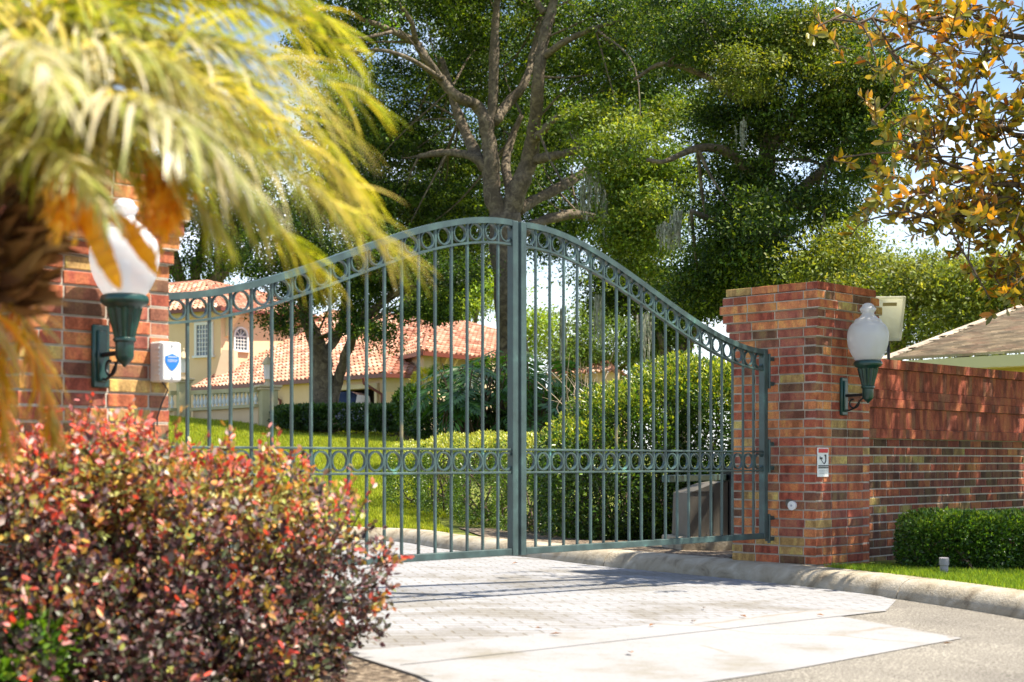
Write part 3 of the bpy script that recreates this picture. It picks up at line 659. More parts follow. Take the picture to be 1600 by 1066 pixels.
#@@PART2
# ------------------------------------------------------------ houses
def plan(px, Z): return np.array(((px - 800) / F * Z, Z, 0.))
def zat(py, Z): return (720 - py) / F * Z
def rp(px, py, A, B, Cc):                      # photo pixel -> point on the plane through A, B, Cc
    nn = np.cross(B - A, Cc - A); r_ = np.array(((px - 800) / F, 1., (720 - py) / F)); return r_ * ((A @ nn) / (r_ @ nn))
def tile_plane(pts, mb, pw=.30, rh=.42, amp=.062, kind='tile', cols=None):
    """roof plane over the polygon pts (first edge is the eave, left to right seen from outside): real waves and courses"""
    P = [np.array(q, float) for q in pts]; u = unit(P[1] - P[0]); nn = unit(np.cross(P[1] - P[0], P[-1] - P[0])); v = np.cross(nn, u)
    if nn[2] < 0: nn = -nn
    if v[2] < 0: v = -v
    uv = np.array([((q - P[0]) @ u, (q - P[0]) @ v) for q in P]); lo, hi = uv.min(0), uv.max(0)
    seg = 6 if kind == 'tile' else 1
    du = pw / seg; nu = int((hi[0] - lo[0]) / du) + 1; nv = int((hi[1] - lo[1]) / rh) + 1
    cols = cols or [(.54, .26, .165), (.60, .33, .22), (.43, .18, .115), (.66, .42, .30)]
    cu = lo[0] + (np.arange(nu) + .5) * du; cv = lo[1] + (np.arange(nv) + .5) * rh
    CU, CV = np.meshgrid(cu, cv); ok = inside([tuple(q) for q in uv], CU, CV)
    for r_ in range(nv):
        sh = (r_ % 2) * .5 if kind != 'tile' else 0
        col = None
        for c_ in range(nu):
            if not ok[r_, c_]: continue
            if kind == 'tile':
                if c_ % seg == 0 or col is None: col = np.array(random.choice(cols)) * random.uniform(.8, 1.15)
            else: col = np.array(random.choice(cols)) * random.uniform(.85, 1.12)
            vs = []
            for vv, hh in ((0, .06), (1, .0)):
                for uu in (0, 1):
                    a = lo[0] + (c_ + uu + (sh if kind != 'tile' else 0)) * du; b = lo[1] + (r_ + vv) * rh
                    if kind == 'tile':
                        ph = 2 * math.pi * (c_ + uu) / seg; h = amp * math.cos(ph) + hh
                    else: h = hh * .7
                    vs.append(P[0] + u * a + v * b + nn * h)
            dn = [vs[0] - nn * .05, vs[1] - nn * .05]
            mb.add(vs + dn, [(0, 1, 3, 2), (4, 5, 1, 0)], col)
def cap(mb, a, b, r=.11):
    a, b = np.array(a), np.array(b); k = max(2, int(np.linalg.norm(b - a) / .4))
    for i in range(k):
        p, q = a + (b - a) * i / k, a + (b - a) * (i + 1.15) / k
        mb.tube([p, q], [r, r * .8], 8, col=np.array((.52, .24, .16)) * random.uniform(.85, 1.2))
def window(par, a, b, z0, z1, nx, ny, arch=False, fw=.09):
    """window in a wall line a->b (outside on the right hand side of a->b)"""
    a = np.array((*a[:2], 0.)); b = np.array((*b[:2], 0.)); u = unit(b - a); nn = np.array((u[1], -u[0], 0)); W = np.linalg.norm(b - a)
    fr = MB(); H = z1 - z0; zt = z1 - (W / 2 if arch else 0); c = (a + b) / 2
    for s_ in (-1, 1): fr.box(c + u * s_ * (W / 2 - fw / 2) + nn * .03 + UP * (z0 + zt) / 2, (fw, .1, zt - z0), u, nn)
    fr.box(c + nn * .05 + UP * (z0 - .05), (W + .14, .16, .1), u, nn)
    if arch:
        th = np.linspace(0, math.pi, 13)
        for t0, t1 in zip(th[:-1], th[1:]):
            p = [c + nn * -.02 + u * r_ * math.cos(q) + UP * (zt + r_ * math.sin(q)) for r_, q in ((W / 2, t0), (W / 2, t1), (W / 2 - fw, t1), (W / 2 - fw, t0))]
            fr.prism(p, nn * .1)
    else: fr.box(c + nn * .03 + UP * (z1 - fw / 2), (W - 2 * fw, .1, fw), u, nn)
    f = fr.build('window', M_white, par)
    g = MB()
    if arch: g.poly([c + nn * .005 + u * (W / 2 - .02) * math.cos(q) + UP * (zt + (W / 2 - .02) * math.sin(q)) for q in np.linspace(0, math.pi, 13)] + [c + nn * .005 - u * (W / 2 - .02) + UP * z0, c + nn * .005 + u * (W / 2 - .02) + UP * z0])
    else: g.box(c - nn * .0 + UP * (z0 + z1) / 2, (W - .04, .02, H - .04), u, nn)
    g.build('pane', M_glass, f)
    mu = MB(); wi = W - 2 * fw
    for i in range(1, nx): mu.box(c + u * (-wi / 2 + wi * i / nx) + nn * .03 + UP * (z0 + zt - (0 if arch else fw)) / 2, (.03, .03, zt - z0 - (0 if arch else fw)), u, nn)
    for j in range(1, ny + (1 if arch else 0)): mu.box(c + nn * .031 + UP * (z0 + (zt - z0 - (0 if arch else fw)) * j / ny), (wi, .03, .03 if not (arch and j == ny) else .06), u, nn)
    if arch:
        for q in (.25, .5, .75): mu.box(c + nn * .03 + UP * zt + (u * math.cos(q * math.pi) + UP * math.sin(q * math.pi)) * wi * .22, (wi * .44, .03, .03), u * math.cos(q * math.pi) + UP * math.sin(q * math.pi), nn, -u * math.sin(q * math.pi) + UP * math.cos(q * math.pi))
    mu.build('muntin', M_white, f)
gz = .55                                       # finished floor of the house
house = thing('house', (*plan(480, 62)[:2], gz), 'large tan stucco house with terracotta tile roofs seen through the gate', 'house')
# upper storey block at the left
Zu = 69.
A1, A2, A3 = plan(262, Zu - .5), plan(345, Zu - 2.0), plan(478, Zu + 2.2)
ze = zat(490, Zu)                               # eave height of the upper roof
m = MB(); m.wall(A1, A2, gz, ze, .3); m.wall(A2, A3, gz, ze, .3); m.build('upper_wall', M_stucco, house)
m = MB(); m.wall(plan(260, Zu - .68), plan(345.4, Zu - 2.2), ze - .32, ze - .02, .1); m.wall(plan(345.4, Zu - 2.2), plan(480, Zu + 1.9), ze - .32, ze - .02, .1); m.build('frieze_trim', M_cream, house)
def lerp(a, b, t): return a + (b - a) * t
def on(a, b, px):                              # point of plan line a-b seen in image column px
    k = (px - 800) / F; ux_ = b - a; t = (k * a[1] - a[0]) / (ux_[0] - k * ux_[1]); return a + ux_ * t
w0, w1 = on(A1, A2, 305), on(A1, A2, 334); window(house, w0, w1, zat(556, Zu - 1.4), zat(504, Zu - 1.4), 5, 7, fw=.13)
w0, w1 = on(A2, A3, 364), on(A2, A3, 387); window(house, w0, w1, zat(548, Zu - .7), zat(512, Zu - .7), 4, 4, arch=True)
br = on(A2, A3, 352); m = MB(); u_ = unit(A3 - A2); nn_ = np.array((u_[1], -u_[0], 0))
m.prism([br + UP * (ze - .3), br + UP * (ze - 1.25), br + nn_ * .12 + UP * (ze - 1.2), br + nn_ * .25 + UP * (ze - .75), br + nn_ * .7 + UP * (ze - .3)], u_ * .3); m.build('bracket', M_cream, house)
E = [plan(252, Zu - 1.0), plan(345, Zu - 2.75), plan(500, Zu + 2.4)]
E = [q + UP * ze for q in E]; apex = plan(322, Zu + 5) + UP * zat(440, Zu + 5); apex2 = plan(420, Zu + 8) + UP * zat(445, Zu + 8); apx0 = rp(236, 447, E[0], E[1], apex); apex2 = rp(425, 462, E[1], E[2], apex)
m = MB(); tile_plane([E[0], E[1], apex, apx0], m); tile_plane([E[1], E[2], apex2, apex], m); cap(m, E[1], apex); cap(m, apex, apex2); cap(m, apx0, apex)
m.build('upper_roof', M_tile, house, colors=True)
def gutter(name, pts, r=.09):
    m = MB()
    for a, b in zip(pts[:-1], pts[1:]):
        u_ = unit(b - a); y_ = unit(np.cross(UP, u_)); m.box((a + b) / 2 - UP * .06, (np.linalg.norm(b - a) + .1, .14, .16), u_, y_, np.cross(u_, y_))
    m.build(name, M_gutter, house)
gutter('gutter', E)
# cream wedge painting in the sunlit part of the wall, lower left of the arched window
bz = on(A2, A3, 350) + nn_ * .05
m = MB(); m.prism([plan(366, Zu - 2.3) + UP * zat(548, Zu - 2), plan(347, Zu - 2.5) + UP * zat(548, Zu - 2), plan(335, Zu - 2.6) + UP * zat(592, Zu - 2), plan(366, Zu - 2.3) + UP * zat(592, Zu - 2)], np.array((.1, .3, 0))); m.build('painted_sun_wedge', M_cream, house)
# garage wing
z3 = zat(600, 62)                               # eave height of the wing
def ev(px, py): 
    Z = z3 / ((720 - py) / F); return plan(px, Z) + UP * z3
e1, e2, e3 = ev(301, 607), ev(601, 584), ev(652, 586)
r2 = plan(634, 66) + UP * zat(494, 66); r1 = rp(515, 487, e1, e2, r2)
m = MB(); tile_plane([e1, e2, r2, r1], m); tile_plane([e2, e3, e3 + (r2 - e2) * .9, r2], m)
cap(m, e1, r1); cap(m, r1, r2); cap(m, e2, r2); m.build('wing_roof', M_tile, house, colors=True)
gutter('gutter', [e1, e2, e3])
def inset(p, k=.5): return np.array((p[0], p[1] + k, 0))
g1, g2, g3 = inset(e1), inset(e2), inset(e3)
o0, o1 = on(g1, g2, 520), on(g1, g2, 591)
zo = zat(611, 58)
m = MB(); m.wall(g1, o0, gz, z3, .3); m.wall(o1, g2, gz, z3, .3); m.wall(o0, o1, zo, z3, .3); m.wall(g2, g3, gz, z3, .3); m.build('wing_wall', M_stucco, house)
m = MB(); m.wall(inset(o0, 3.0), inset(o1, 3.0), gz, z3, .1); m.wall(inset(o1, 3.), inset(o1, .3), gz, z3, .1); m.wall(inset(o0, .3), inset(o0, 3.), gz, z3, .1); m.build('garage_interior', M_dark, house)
q0, q1 = on(inset(o0, 2.8), inset(o1, 2.8), 546), on(inset(o0, 2.8), inset(o1, 2.8), 564)
m = MB(); m.wall(q0, q1, gz + 1.0, zo - .2, .3); m.build('cabinet', M_garwood, house)
m = MB(); uu = unit(o1 - o0); yy = np.array((uu[1], -uu[0], 0))
for p in (o0, o1): m.box(p + yy * .06 + UP * (gz + zo) / 2, (.16, .14, zo - gz), uu, yy)
m.box((o0 + o1) / 2 + yy * .06 + UP * (zo + .09), (np.linalg.norm(o1 - o0) + .16, .14, .18), uu, yy); m.build('garage_surround', M_cream, house)
k0, k1 = on(g2, g3, 626), on(g2, g3, 640); window(house, k0, k1, zat(636, 57), zat(608, 57), 2, 2)
m = MB(); m.wall(g2 - yy * -.08, g3 - yy * -.08, z3 - .65, z3 - .05, .1); m.build('frieze_trim', M_cream, house)
def downspout(px):
    p = on(g1, g2, px) + yy * .08; m = MB()
    m.tube([p + yy * .45 - uu * .6 + UP * (z3 - .12), p + yy * .42 - uu * .6 + UP * (z3 - .32), p + yy * .02 + UP * (z3 - .75), p + yy * .02 + UP * gz], .06, 8); m.build('downspout', M_gutter, house)
downspout(441); downspout(600)
# right block
z4 = zat(553, 56)
def ev4(px, py): Z = z4 / ((720 - py) / F); return plan(px, Z) + UP * z4
h0, h1, h2 = ev4(618, 559), ev4(660, 549.5), ev4(775, 561)
t0 = plan(671, 63) + UP * zat(510, 63); t1, t2 = rp(727, 504, h1, h2, t0), rp(800, 524, h1, h2, t0)
m = MB(); tile_plane([h0, h1, t0, t0 - (h1 - h0) * .4], m); tile_plane([h1, h2, t2, t1, t0], m); cap(m, h1, t0); cap(m, t0, t1); cap(m, t1, t2); m.build('right_roof', M_tile, house, colors=True)
gutter('gutter', [h0, h1, h2])
j0, j1, j2 = inset(h0, .9), inset(h1, .9), inset(h2, .9)
m = MB(); m.wall(j0, j1, gz, z4, .3); m.wall(j1, j2, gz, z4, .3); m.build('right_wall', M_cream, house)
uj = unit(j2 - j1); nj_ = np.array((uj[1], -uj[0], 0)); m = MB()
for px in (688, 703, 735, 750): 
    p = on(j1, j2, px) + nj_ * .05; m = MB(); m.prism([p + UP * (z4 - .1), p + UP * (z4 - .55), p + nj_ * .3 + UP * (z4 - .1)], uj * .15); m.build('bracket', M_stucco, house)
m = MB(); m.wall(j1 + nj_ * .04, j2 + nj_ * .04, z4 - .9, z4 - .75, .1); m.build('frieze_trim', M_white, house)
k0, k1 = on(j1, j2, 712), on(j1, j2, 736); window(house, k0, k1, gz + .7, zat(590, 57), 2, 3)

# small tile roofed garden building
t = thing('garden_building', (*plan(915, 58)[:2], .3), 'small outbuilding with low terracotta tile roof showing above the hedges', 'outbuilding')
z5 = zat(585, 56); q = [plan(858, 57) + UP * z5, plan(962, 54) + UP * z5, plan(985, 60) + UP * z5]; ap = plan(935, 60) + UP * zat(557, 60); ap0 = rp(884, 559, q[0], q[1], ap)
m = MB(); tile_plane([q[0], q[1], ap, ap0], m); tile_plane([q[1], q[2], ap], m); cap(m, ap0, ap); cap(m, q[1], ap); m.build('roof', M_tile, t, colors=True)
m = MB(); m.wall(inset(q[0], .4), inset(q[1], .4), .3, z5, .25); m.wall(inset(q[1], .4), inset(q[2], .4), .3, z5, .25); m.build('wall', M_stucco, t)

# neighbour house behind the wall
nh = thing('neighbour_house', (*plan(1600, 31)[:2], -.8), 'yellow house with grey brown shingle roof behind the brick wall', 'house')
s0 = UG(1384, 800) ; z6 = zat(563.5, 30.)
f0 = plan(1378, 30.) + UP * z6
def ev6(px, py): Z = z6 / ((720 - py) / F); return plan(px, Z) + UP * z6
f1 = ev6(1900, 533.); f1[1] = min(f1[1], 27.5)
tp = plan(1600, 35.5) + UP * zat(478.5, 35.5); hd = tp - f0; tp2 = f0 + hd * 1.45; tp3 = tp2 + (f1 - f0) * .35
bk = f0 + np.array((1.2, 9, 0))
SC = [(.48, .40, .30), (.55, .46, .35), (.40, .34, .26), (.62, .52, .39), (.50, .38, .29)]
m = MB(); tile_plane([f0, f1, tp3, tp2], m, pw=.30, rh=.145, kind='shingle', cols=SC); tile_plane([bk, f0, tp2], m, pw=.3, rh=.145, kind='shingle', cols=SC)
hc = [f0 + hd * 1.45 * i / 60 + UP * .03 for i in range(61)]
for a, b in zip(hc[:-1], hc[1:]): 
    u_ = unit(b - a); y_ = unit(np.cross(UP, u_)); m.box((a + b) / 2, (np.linalg.norm(b - a) * 1.1, .26, .02), u_, y_, np.cross(u_, y_) + u_ * .05, col=random.choice(SC))
m.build('roof', M_shingle, nh, colors=True)
u6 = unit(f1 - f0); y6 = np.cross(UP, u6)
m = MB(); m.box((f0 + f1) / 2 - UP * .14 - y6 * .0, (np.linalg.norm(f1 - f0), .04, .22), u6, y6); m.build('fascia', M_green_trim, nh)
m = MB(); m.box((f0 + f1) / 2 - UP * .262 + y6 * .3, (np.linalg.norm(f1 - f0) - .1, .6, .02), u6, y6); m.build('soffit', M_yellow, nh)
m = MB(); m.wall(f0 * (1, 1, 0) + y6 * .6 + u6 * .6, f1 * (1, 1, 0) + y6 * .6, -.9, z6 - .25, .25); m.wall(bk * (1, 1, 0) + u6 * .9, f0 * (1, 1, 0) + y6 * .6 + u6 * .6, -.9, z6 - .25, .25); m.build('wall', M_yellow, nh)

# balustrade
t = thing('balustrade', (*plan(350, 46)[:2], 1.5), 'cream balustrade wall with two piers above the lawn before the tan house', 'balustrade')
M_ochre = nmat('pale_ochre_stucco', [(.3, (.46, .40, .22)), (.7, (.56, .49, .29))], scale=2, bst=.2, rough=.9)
def bal(pa, pb, za, zb, k):
    u_ = unit(pb - pa); y_ = np.array((-u_[1], u_[0], 0)); l = np.linalg.norm(pb - pa)
    m = MB(); A_, B_ = pa + UP * za[1], pb + UP * zb[1]; dr = unit(B_ - A_); m.box((A_ + B_) / 2, (np.linalg.norm(B_ - A_), .26, .13), dr, y_, np.cross(dr, y_)); m.build('handrail', M_ochre, t)
    m = MB(); A_, B_ = pa + UP * za[0], pb + UP * zb[0]; dr = unit(B_ - A_); m.box((A_ + B_) / 2, (np.linalg.norm(B_ - A_), .26, .1), dr, y_, np.cross(dr, y_)); m.build('bottom_rail', M_ochre, t)
    m = MB(); m.prism([pa + UP * (za[0] - .05), pb + UP * (zb[0] - .05), pb + UP * .6, pa + UP * .6], y_ * .2); m.build('base_wall', M_stucco, t)
    for i in range(k):
        f = (i + .5) / k; p = lerp(pa, pb, f); z0_ = lerp(za[0], zb[0], f) + .04; z1_ = lerp(za[1], zb[1], f) - .05; h = z1_ - z0_
        m = MB(); m.lathe([(r_, z0_ + h * q) for r_, q in ((.055, 0), (.055, .06), (.028, .1), (.05, .2), (.068, .32), (.06, .45), (.03, .68), (.026, .8), (.045, .86), (.05, .93), (.055, 1))], p, 10); m.build('baluster', M_white, t, smooth=True)
def bpier(px0, px1, ytop, Z, label, lx):
    c = plan((px0 + px1) / 2, Z); w_ = (px1 - px0) / F * Z; zt_ = zat(ytop, Z)
    rot = unit(np.array((1, .45, 0))); ry = np.cross(UP, rot); w_ *= .74
    m = MB(); m.box(c + UP * (zt_ - .12 + .2) / 2, (w_, w_, zt_ - .32), rot, ry, bev=.02); m.build('pier', M_ochre, t)
    m = MB(); m.box(c + UP * (zt_ - .02), (w_ + .22, w_ + .22, .08), rot, ry, bev=.02); m.box(c + UP * (zt_ - .1), (w_ + .12, w_ + .12, .07), rot, ry, bev=.015); m.build('pier_cap', M_cream, t)
    lt = thing('post_lantern', tuple(c + UP * (zt_ + .02)), label, 'lantern', 'lanterns on the balustrade piers')
    b = c + UP * (zt_ + .02)
    m = MB(); m.lathe([(.12, 0), (.12, .05), (.07, .09), (.07, .14), (.13, .17)], b, 8); m.build('base', M_cream, lt)
    m = MB(); m.lathe([(.11, .17), (.14, .62)], b, 6); m.build('glass_body', M_globe, lt)
    m = MB(); m.lathe([(.19, .62), (.18, .66), (.09, .8), (.03, .86), (.03, .93), (.005, .96)], b, 8); m.build('roof', M_cream, lt)
    return c, w_
c1, w1_ = bpier(274, 300, 592, 47, 'white lantern on the left balustrade pier, close to the alarm box', 0)
c2, w2_ = bpier(401, 436, 603, 44, 'white lantern on the right balustrade pier, above the lawn edge', 0)
bal(c1 + np.array((.3, 0, 0)), c2 - np.array((.3, 0, 0)), (zat(640, 47), zat(614, 47)), (zat(634, 44), zat(609, 44)), 17)
bal(plan(238, 48), c1 - np.array((.3, 0, 0)), (zat(641, 48), zat(614, 48)), (zat(640, 47), zat(614, 47)), 5)

# pickup truck parked by the garage
def pickup():
    base = plan(536, 52); zg_ = .68
    t = thing('pickup_truck', (base[0], base[1], zg_), 'dark blue pickup truck parked by the open garage behind the low hedge', 'truck')
    ang = R(-12); fx = np.array((-math.cos(ang), -math.sin(ang) , 0)); fy = np.cross(UP, fx); o = base.copy()
    def pt(x, y, z_): return o + fx * x + fy * y + UP * (zg_ + z_)
    def loft(secs):      # (x, zb, zt, half width bottom, half width top)
        m = MB(); vs = []
        for x, zb, zt_, wb, wt_ in secs: vs += [pt(x, -wb, zb), pt(x, wb, zb), pt(x, wb, (zb + zt_) / 2), pt(x, wt_, zt_), pt(x, -wt_, zt_), pt(x, -wb, (zb + zt_) / 2)]
        k = len(secs); m.add(vs, [(6 * i + j, 6 * i + (j + 1) % 6, 6 * i + 6 + (j + 1) % 6, 6 * i + 6 + j) for i in range(k - 1) for j in range(6)] + [tuple(range(6)), tuple(range(6 * k - 6, 6 * k))]); return m
    loft([(-2.4, .5, 1.08, .9, .88), (-.7, .5, 1.08, .93, .9), (.9, .5, 1.08, .93, .9), (1.1, .5, 1.06, .93, .88), (2.1, .45, .95, .9, .8), (2.35, .5, .8, .8, .7)]).build('body', M_car, t, smooth=True)
    loft([(-.75, 1.08, 1.62, .86, .70), (-.55, 1.08, 1.72, .87, .70), (.45, 1.08, 1.72, .87, .68), (1.25, 1.08, 1.12, .86, .80)]).build('cab', M_car, t, smooth=True)
    for s_ in (-1, 1):
        m = MB(); m.add([pt(-.62, s_ * .872, 1.12), pt(.05, s_ * .872, 1.12), pt(.05, s_ * .735, 1.62), pt(-.55, s_ * .735, 1.62)], [(0, 1, 2, 3)]); m.add([pt(.12, s_ * .872, 1.12), pt(.95, s_ * .872, 1.12), pt(.48, s_ * .73, 1.62), pt(.12, s_ * .735, 1.62)], [(0, 1, 2, 3)]); m.build('side_window', M_carglass, t)
        m = MB(); m.box(pt(-1.6, s_ * .9, 1.11), (1.6, .06, .05), fx, fy); m.build('bed_rail', M_chrome, t)
        m = MB(); m.box(pt(-2.41, s_ * .82, .9), (.04, .12, .3), fx, fy, bev=.01); m.build('tail_light', M_tail, t)
        for x in (-1.55, 1.45):
            m = MB(); m.lathe([(.2, -.12), (.36, -.12), (.38, -.09), (.38, .09), (.36, .12), (.2, .12)], pt(x, s_ * .82, .38), 20, X=fx, Y=UP, A=fy); wh = m.build('wheel', M_rubber, t)
            m = MB(); m.lathe([(.2, 0), (.19, .03), (.05, .05)], pt(x, s_ * .94, .38), 14, X=fx, Y=UP, A=fy * s_); m.build('rim', M_chrome, wh)
    m = MB(); m.add([pt(-.765, -.7, 1.2), pt(-.765, .7, 1.2), pt(-.70, .62, 1.6), pt(-.70, -.62, 1.6)], [(0, 1, 2, 3)]); m.build('rear_window', M_carglass, t)
    m = MB(); m.add([pt(1.24, -.72, 1.13), pt(1.24, .72, 1.13), pt(.52, .6, 1.69), pt(.52, -.6, 1.69)], [(0, 1, 2, 3)]); m.build('windscreen', M_carglass, t)
pickup()
#@@PART3
# ------------------------------------------------------------ vegetation tools
def lump(P, f, a, seed=0.):
    return a * (np.sin(P[:, 0] * f + 1.3 * seed) * np.cos(P[:, 1] * f * 1.1 + seed) + np.sin(P[:, 2] * f * 1.3 + 2.1 + seed) * np.cos(P[:, 0] * f * 1.7 + P[:, 1] * f)) * .6
def crown(blobs, k, per, cr, shell=.45, r=rng):
    """clump centres spread through the outer part of ellipsoids, leaves scattered round each; returns leaf points, clump index, outward vector"""
    B = np.array([[*c, *q] for c, q in blobs]); wts = (B[:, 3] * B[:, 4] * B[:, 5]) ** (2 / 3); bi = r.choice(len(B), k, p=wts / wts.sum())
    dv = rdir(k, r); rad = (shell + (1 - shell) * r.random(k) ** .6) * (1 + r.normal(size=k) * .05)
    cc = B[bi, :3] + dv * B[bi, 3:] * rad[:, None]
    fq = 3.3 / (cr * 5.5); ph = cc * fq; f_ = np.sin(ph[:, 0] + 1.3 * np.sin(ph[:, 2] * .7)) + np.sin(ph[:, 2] * 1.25 + 1.7 + np.cos(ph[:, 1] * .8)) + .6 * np.sin(ph[:, 1] * .9 + ph[:, 0] * .5)
    ok = f_ > np.quantile(f_, .34); sel_ = np.where(ok)[0]; mv = np.where(~ok)[0]; src = r.choice(sel_, len(mv)); cc[mv] = cc[src] + r.normal(size=(len(mv), 3)) * cr * .9; dv[mv] = dv[src]
    ci = np.repeat(np.arange(k), per)
    off_ = r.normal(size=(k * per, 3)) * (cr * (.6 + .8 * r.random(k)))[ci][:, None] * (1.25, 1.25, .38)
    return cc[ci] + off_, ci, dv[ci]
def foliage(name, parent, blobs, k, per, cr, size, cols, wts, m=None, ratio=.5, shell=.45, six=False, jit=.12, upb=.5):
    P, ci, O = crown(blobs, k, per, cr, shell); n_ = len(P)
    cc = palette(k, cols, wts, .28)[ci] * (1 + rng.normal(size=(n_, 1)) * jit).clip(.5, 1.6)
    Nn = unit(rdir(n_) * .75 + O * .3 + UP * .75); D = unit(rdir(n_) + O * .5 - UP * .15)
    Ln = size * rng.uniform(.65, 1.25, n_)
    return leaves(name, P, D, Nn, Ln, Ln * ratio, cc.clip(.004, .9), m or M_leaf, parent, six=six)
def blobs_px(L_): return [(U(px, py, Z), (rx / F * Z, ry, rz / F * Z)) for px, py, Z, rx, rz, ry in L_]
def blobs_k(L_): return blobs_px([(px, py, Z * KO, rx, rz, ry * 1.3) for px, py, Z, rx, rz, ry in L_])
KO = 1.42
def smooth_path(P, k=5): return catmull(P, k)
def limbs(name, parent, L_, m=M_bark, k=10, rough=.12):
    """L_: paths of (px, py, Z, radius in px); each limb tapers and carries knots"""
    mb = MB()
    for path in L_:
        Q = smooth_path([(*U(a, b, Z), r_ / F * Z) for a, b, Z, r_ in path], 5)
        j = rng.normal(size=(len(Q), 3)) * rough * Q[:, 3:4] * .5; rr = Q[:, 3] * (1 + rng.normal(size=len(Q)) * rough * .5)
        mb.tube(Q[:, :3] + j, rr.clip(.004), k, cap=True)
    return mb.build(name, m, parent, smooth='all')
def branches(name, parent, starts, blobs, per, r0, m=M_bark):
    mb = MB(); S = np.array(starts)
    for c, q in blobs:
        for _ in range(per):
            s_ = S[np.argsort(np.linalg.norm(S - c, axis=1))[rng.integers(0, 5)]]
            e = c + rng.normal(size=3) * np.array(q) * .45; mid = (s_ + e) / 2 + rng.normal(size=3) * np.linalg.norm(e - s_) * .07
            Q = smooth_path([s_, mid, e], 5); mb.tube(Q, np.linspace(r0, r0 * .15, len(Q)) * rng.uniform(.4, 1), 5, cap=False)
    return mb.build(name, m, parent, smooth='all')
def moss(parent, L_):
    for px, py, Z, w_, h_ in L_:
        P = []; D = []; Ln = []
        k = int(12 + w_); c = U(px, py, Z)
        for _ in range(k):
            p = c + np.array((rng.normal() * w_ / 3, rng.normal() * .3, 0)) / F * Z * (1, 0, 1) + np.array((0, rng.normal() * .2, 0)); l = h_ / F * Z * rng.uniform(.3, 1)
            q = p.copy(); st = l / 7
            for i in range(7):
                nd = np.array((rng.normal() * .09, rng.normal() * .09, -1.)); P.append(q.copy()); D.append(nd); Ln.append(st * 1.5); q = q + nd * st
        P = np.array(P); D = np.array(D); Ln = np.array(Ln); k = len(P); cc = palette(k, [(.30, .31, .25), (.40, .40, .34), (.22, .23, .17)], [1, 1, 1])
        leaves('hanging_moss', P, D, rdir(k), Ln, np.full(k, .04), cc, M_moss, parent)
def gz_at(x, y): return float(terrain(np.array(float(x)), np.array(float(y))))
OG = [(.028, .064, .009), (.052, .108, .012), (.095, .165, .018), (.18, .255, .028), (.015, .037, .008)]
OW = [3, 4, 4, 2, 2]

# ------------------------------------------------------------ main oak
tp_ = U(795, 600, 44); oak = thing('oak_tree', (tp_[0], tp_[1], gz_at(tp_[0], tp_[1])), 'broad live oak with forked trunk and spreading limbs behind the gate centre', 'tree', 'large oaks behind the gate')
Zt = 31
KO = 1.42                                     # the big oak stands this much farther back than first measured
ML = [[(806, 690, Zt, 34), (802, 600, Zt, 27), (799, 480, Zt, 24), (793, 400, Zt, 25), (788, 335, Zt, 25)],
      [(786, 360, Zt, 16), (770, 300, Zt, 14), (766, 240, Zt, 13.5), (760, 195, Zt, 12), (744, 165, Zt, 9), (715, 152, 30.5, 8), (690, 125, 30.5, 7.5), (665, 92, 30, 7), (648, 66, 30, 6.5), (608, 46, 29.5, 5), (560, 28, 29, 3.5)],
      [(762, 205, Zt, 9), (770, 160, Zt, 8), (772, 90, Zt, 7.5), (775, 20, Zt, 6), (782, -60, Zt, 5)],
      [(772, 190, Zt, 9), (795, 160, 31.5, 8), (820, 130, 31.5, 7), (834, 80, 32, 6), (846, 20, 32, 5), (858, -50, 32, 4)],
      [(792, 350, Zt, 17), (812, 290, Zt, 15), (828, 245, Zt, 13), (836, 190, 30.5, 11), (842, 120, 30, 10), (850, 60, 30, 9), (862, 15, 30, 8), (880, -60, 30, 6)],
      [(832, 250, Zt, 9), (868, 243, 30.5, 7), (896, 236, 30, 6), (918, 228, 30, 4)],
      [(762, 268, Zt, 9), (740, 246, Zt, 7), (700, 238, 31.5, 6), (655, 244, 32, 3.5)],
      [(756, 262, Zt, 9), (736, 225, 31.5, 9), (718, 185, 32, 8), (704, 140, 32, 6), (690, 90, 32, 4)],
      [(847, 90, 30, 6), (885, 64, 29.5, 5), (930, 44, 29, 4), (975, 30, 29, 3)],
      [(850, 20, 30, 6), (840, 5, 30, 5), (826, -30, 30, 4)], [(650, 68, 30, 4.5), (640, 30, 29.5, 4), (600, -20, 29, 3)],
      [(690, 124, 30, 4), (640, 92, 29, 3.4), (590, 78, 29, 2.6), (535, 84, 29, 2)], [(612, 50, 29, 3), (560, 60, 28.5, 2.4), (500, 58, 28.5, 1.8)],
      [(800, 310, Zt, 9), (790, 260, 31.6, 7), (800, 215, 32, 6), (815, 180, 32, 4)], [(838, 215, 30.5, 7), (868, 185, 30, 5), (892, 170, 30, 3)],
      [(808, 330, 31.5, 10), (840, 310, 32, 8), (880, 290, 32.5, 8), (930, 262, 33, 6), (985, 250, 33, 4)], [(812, 365, 31.5, 9), (850, 345, 32.5, 8), (905, 335, 33, 7), (960, 352, 33, 4)]]
ML = [[(a, b, Z * KO, r_) for a, b, Z, r_ in p_] for p_ in ML]
limbs('trunk', oak, ML, k=14)
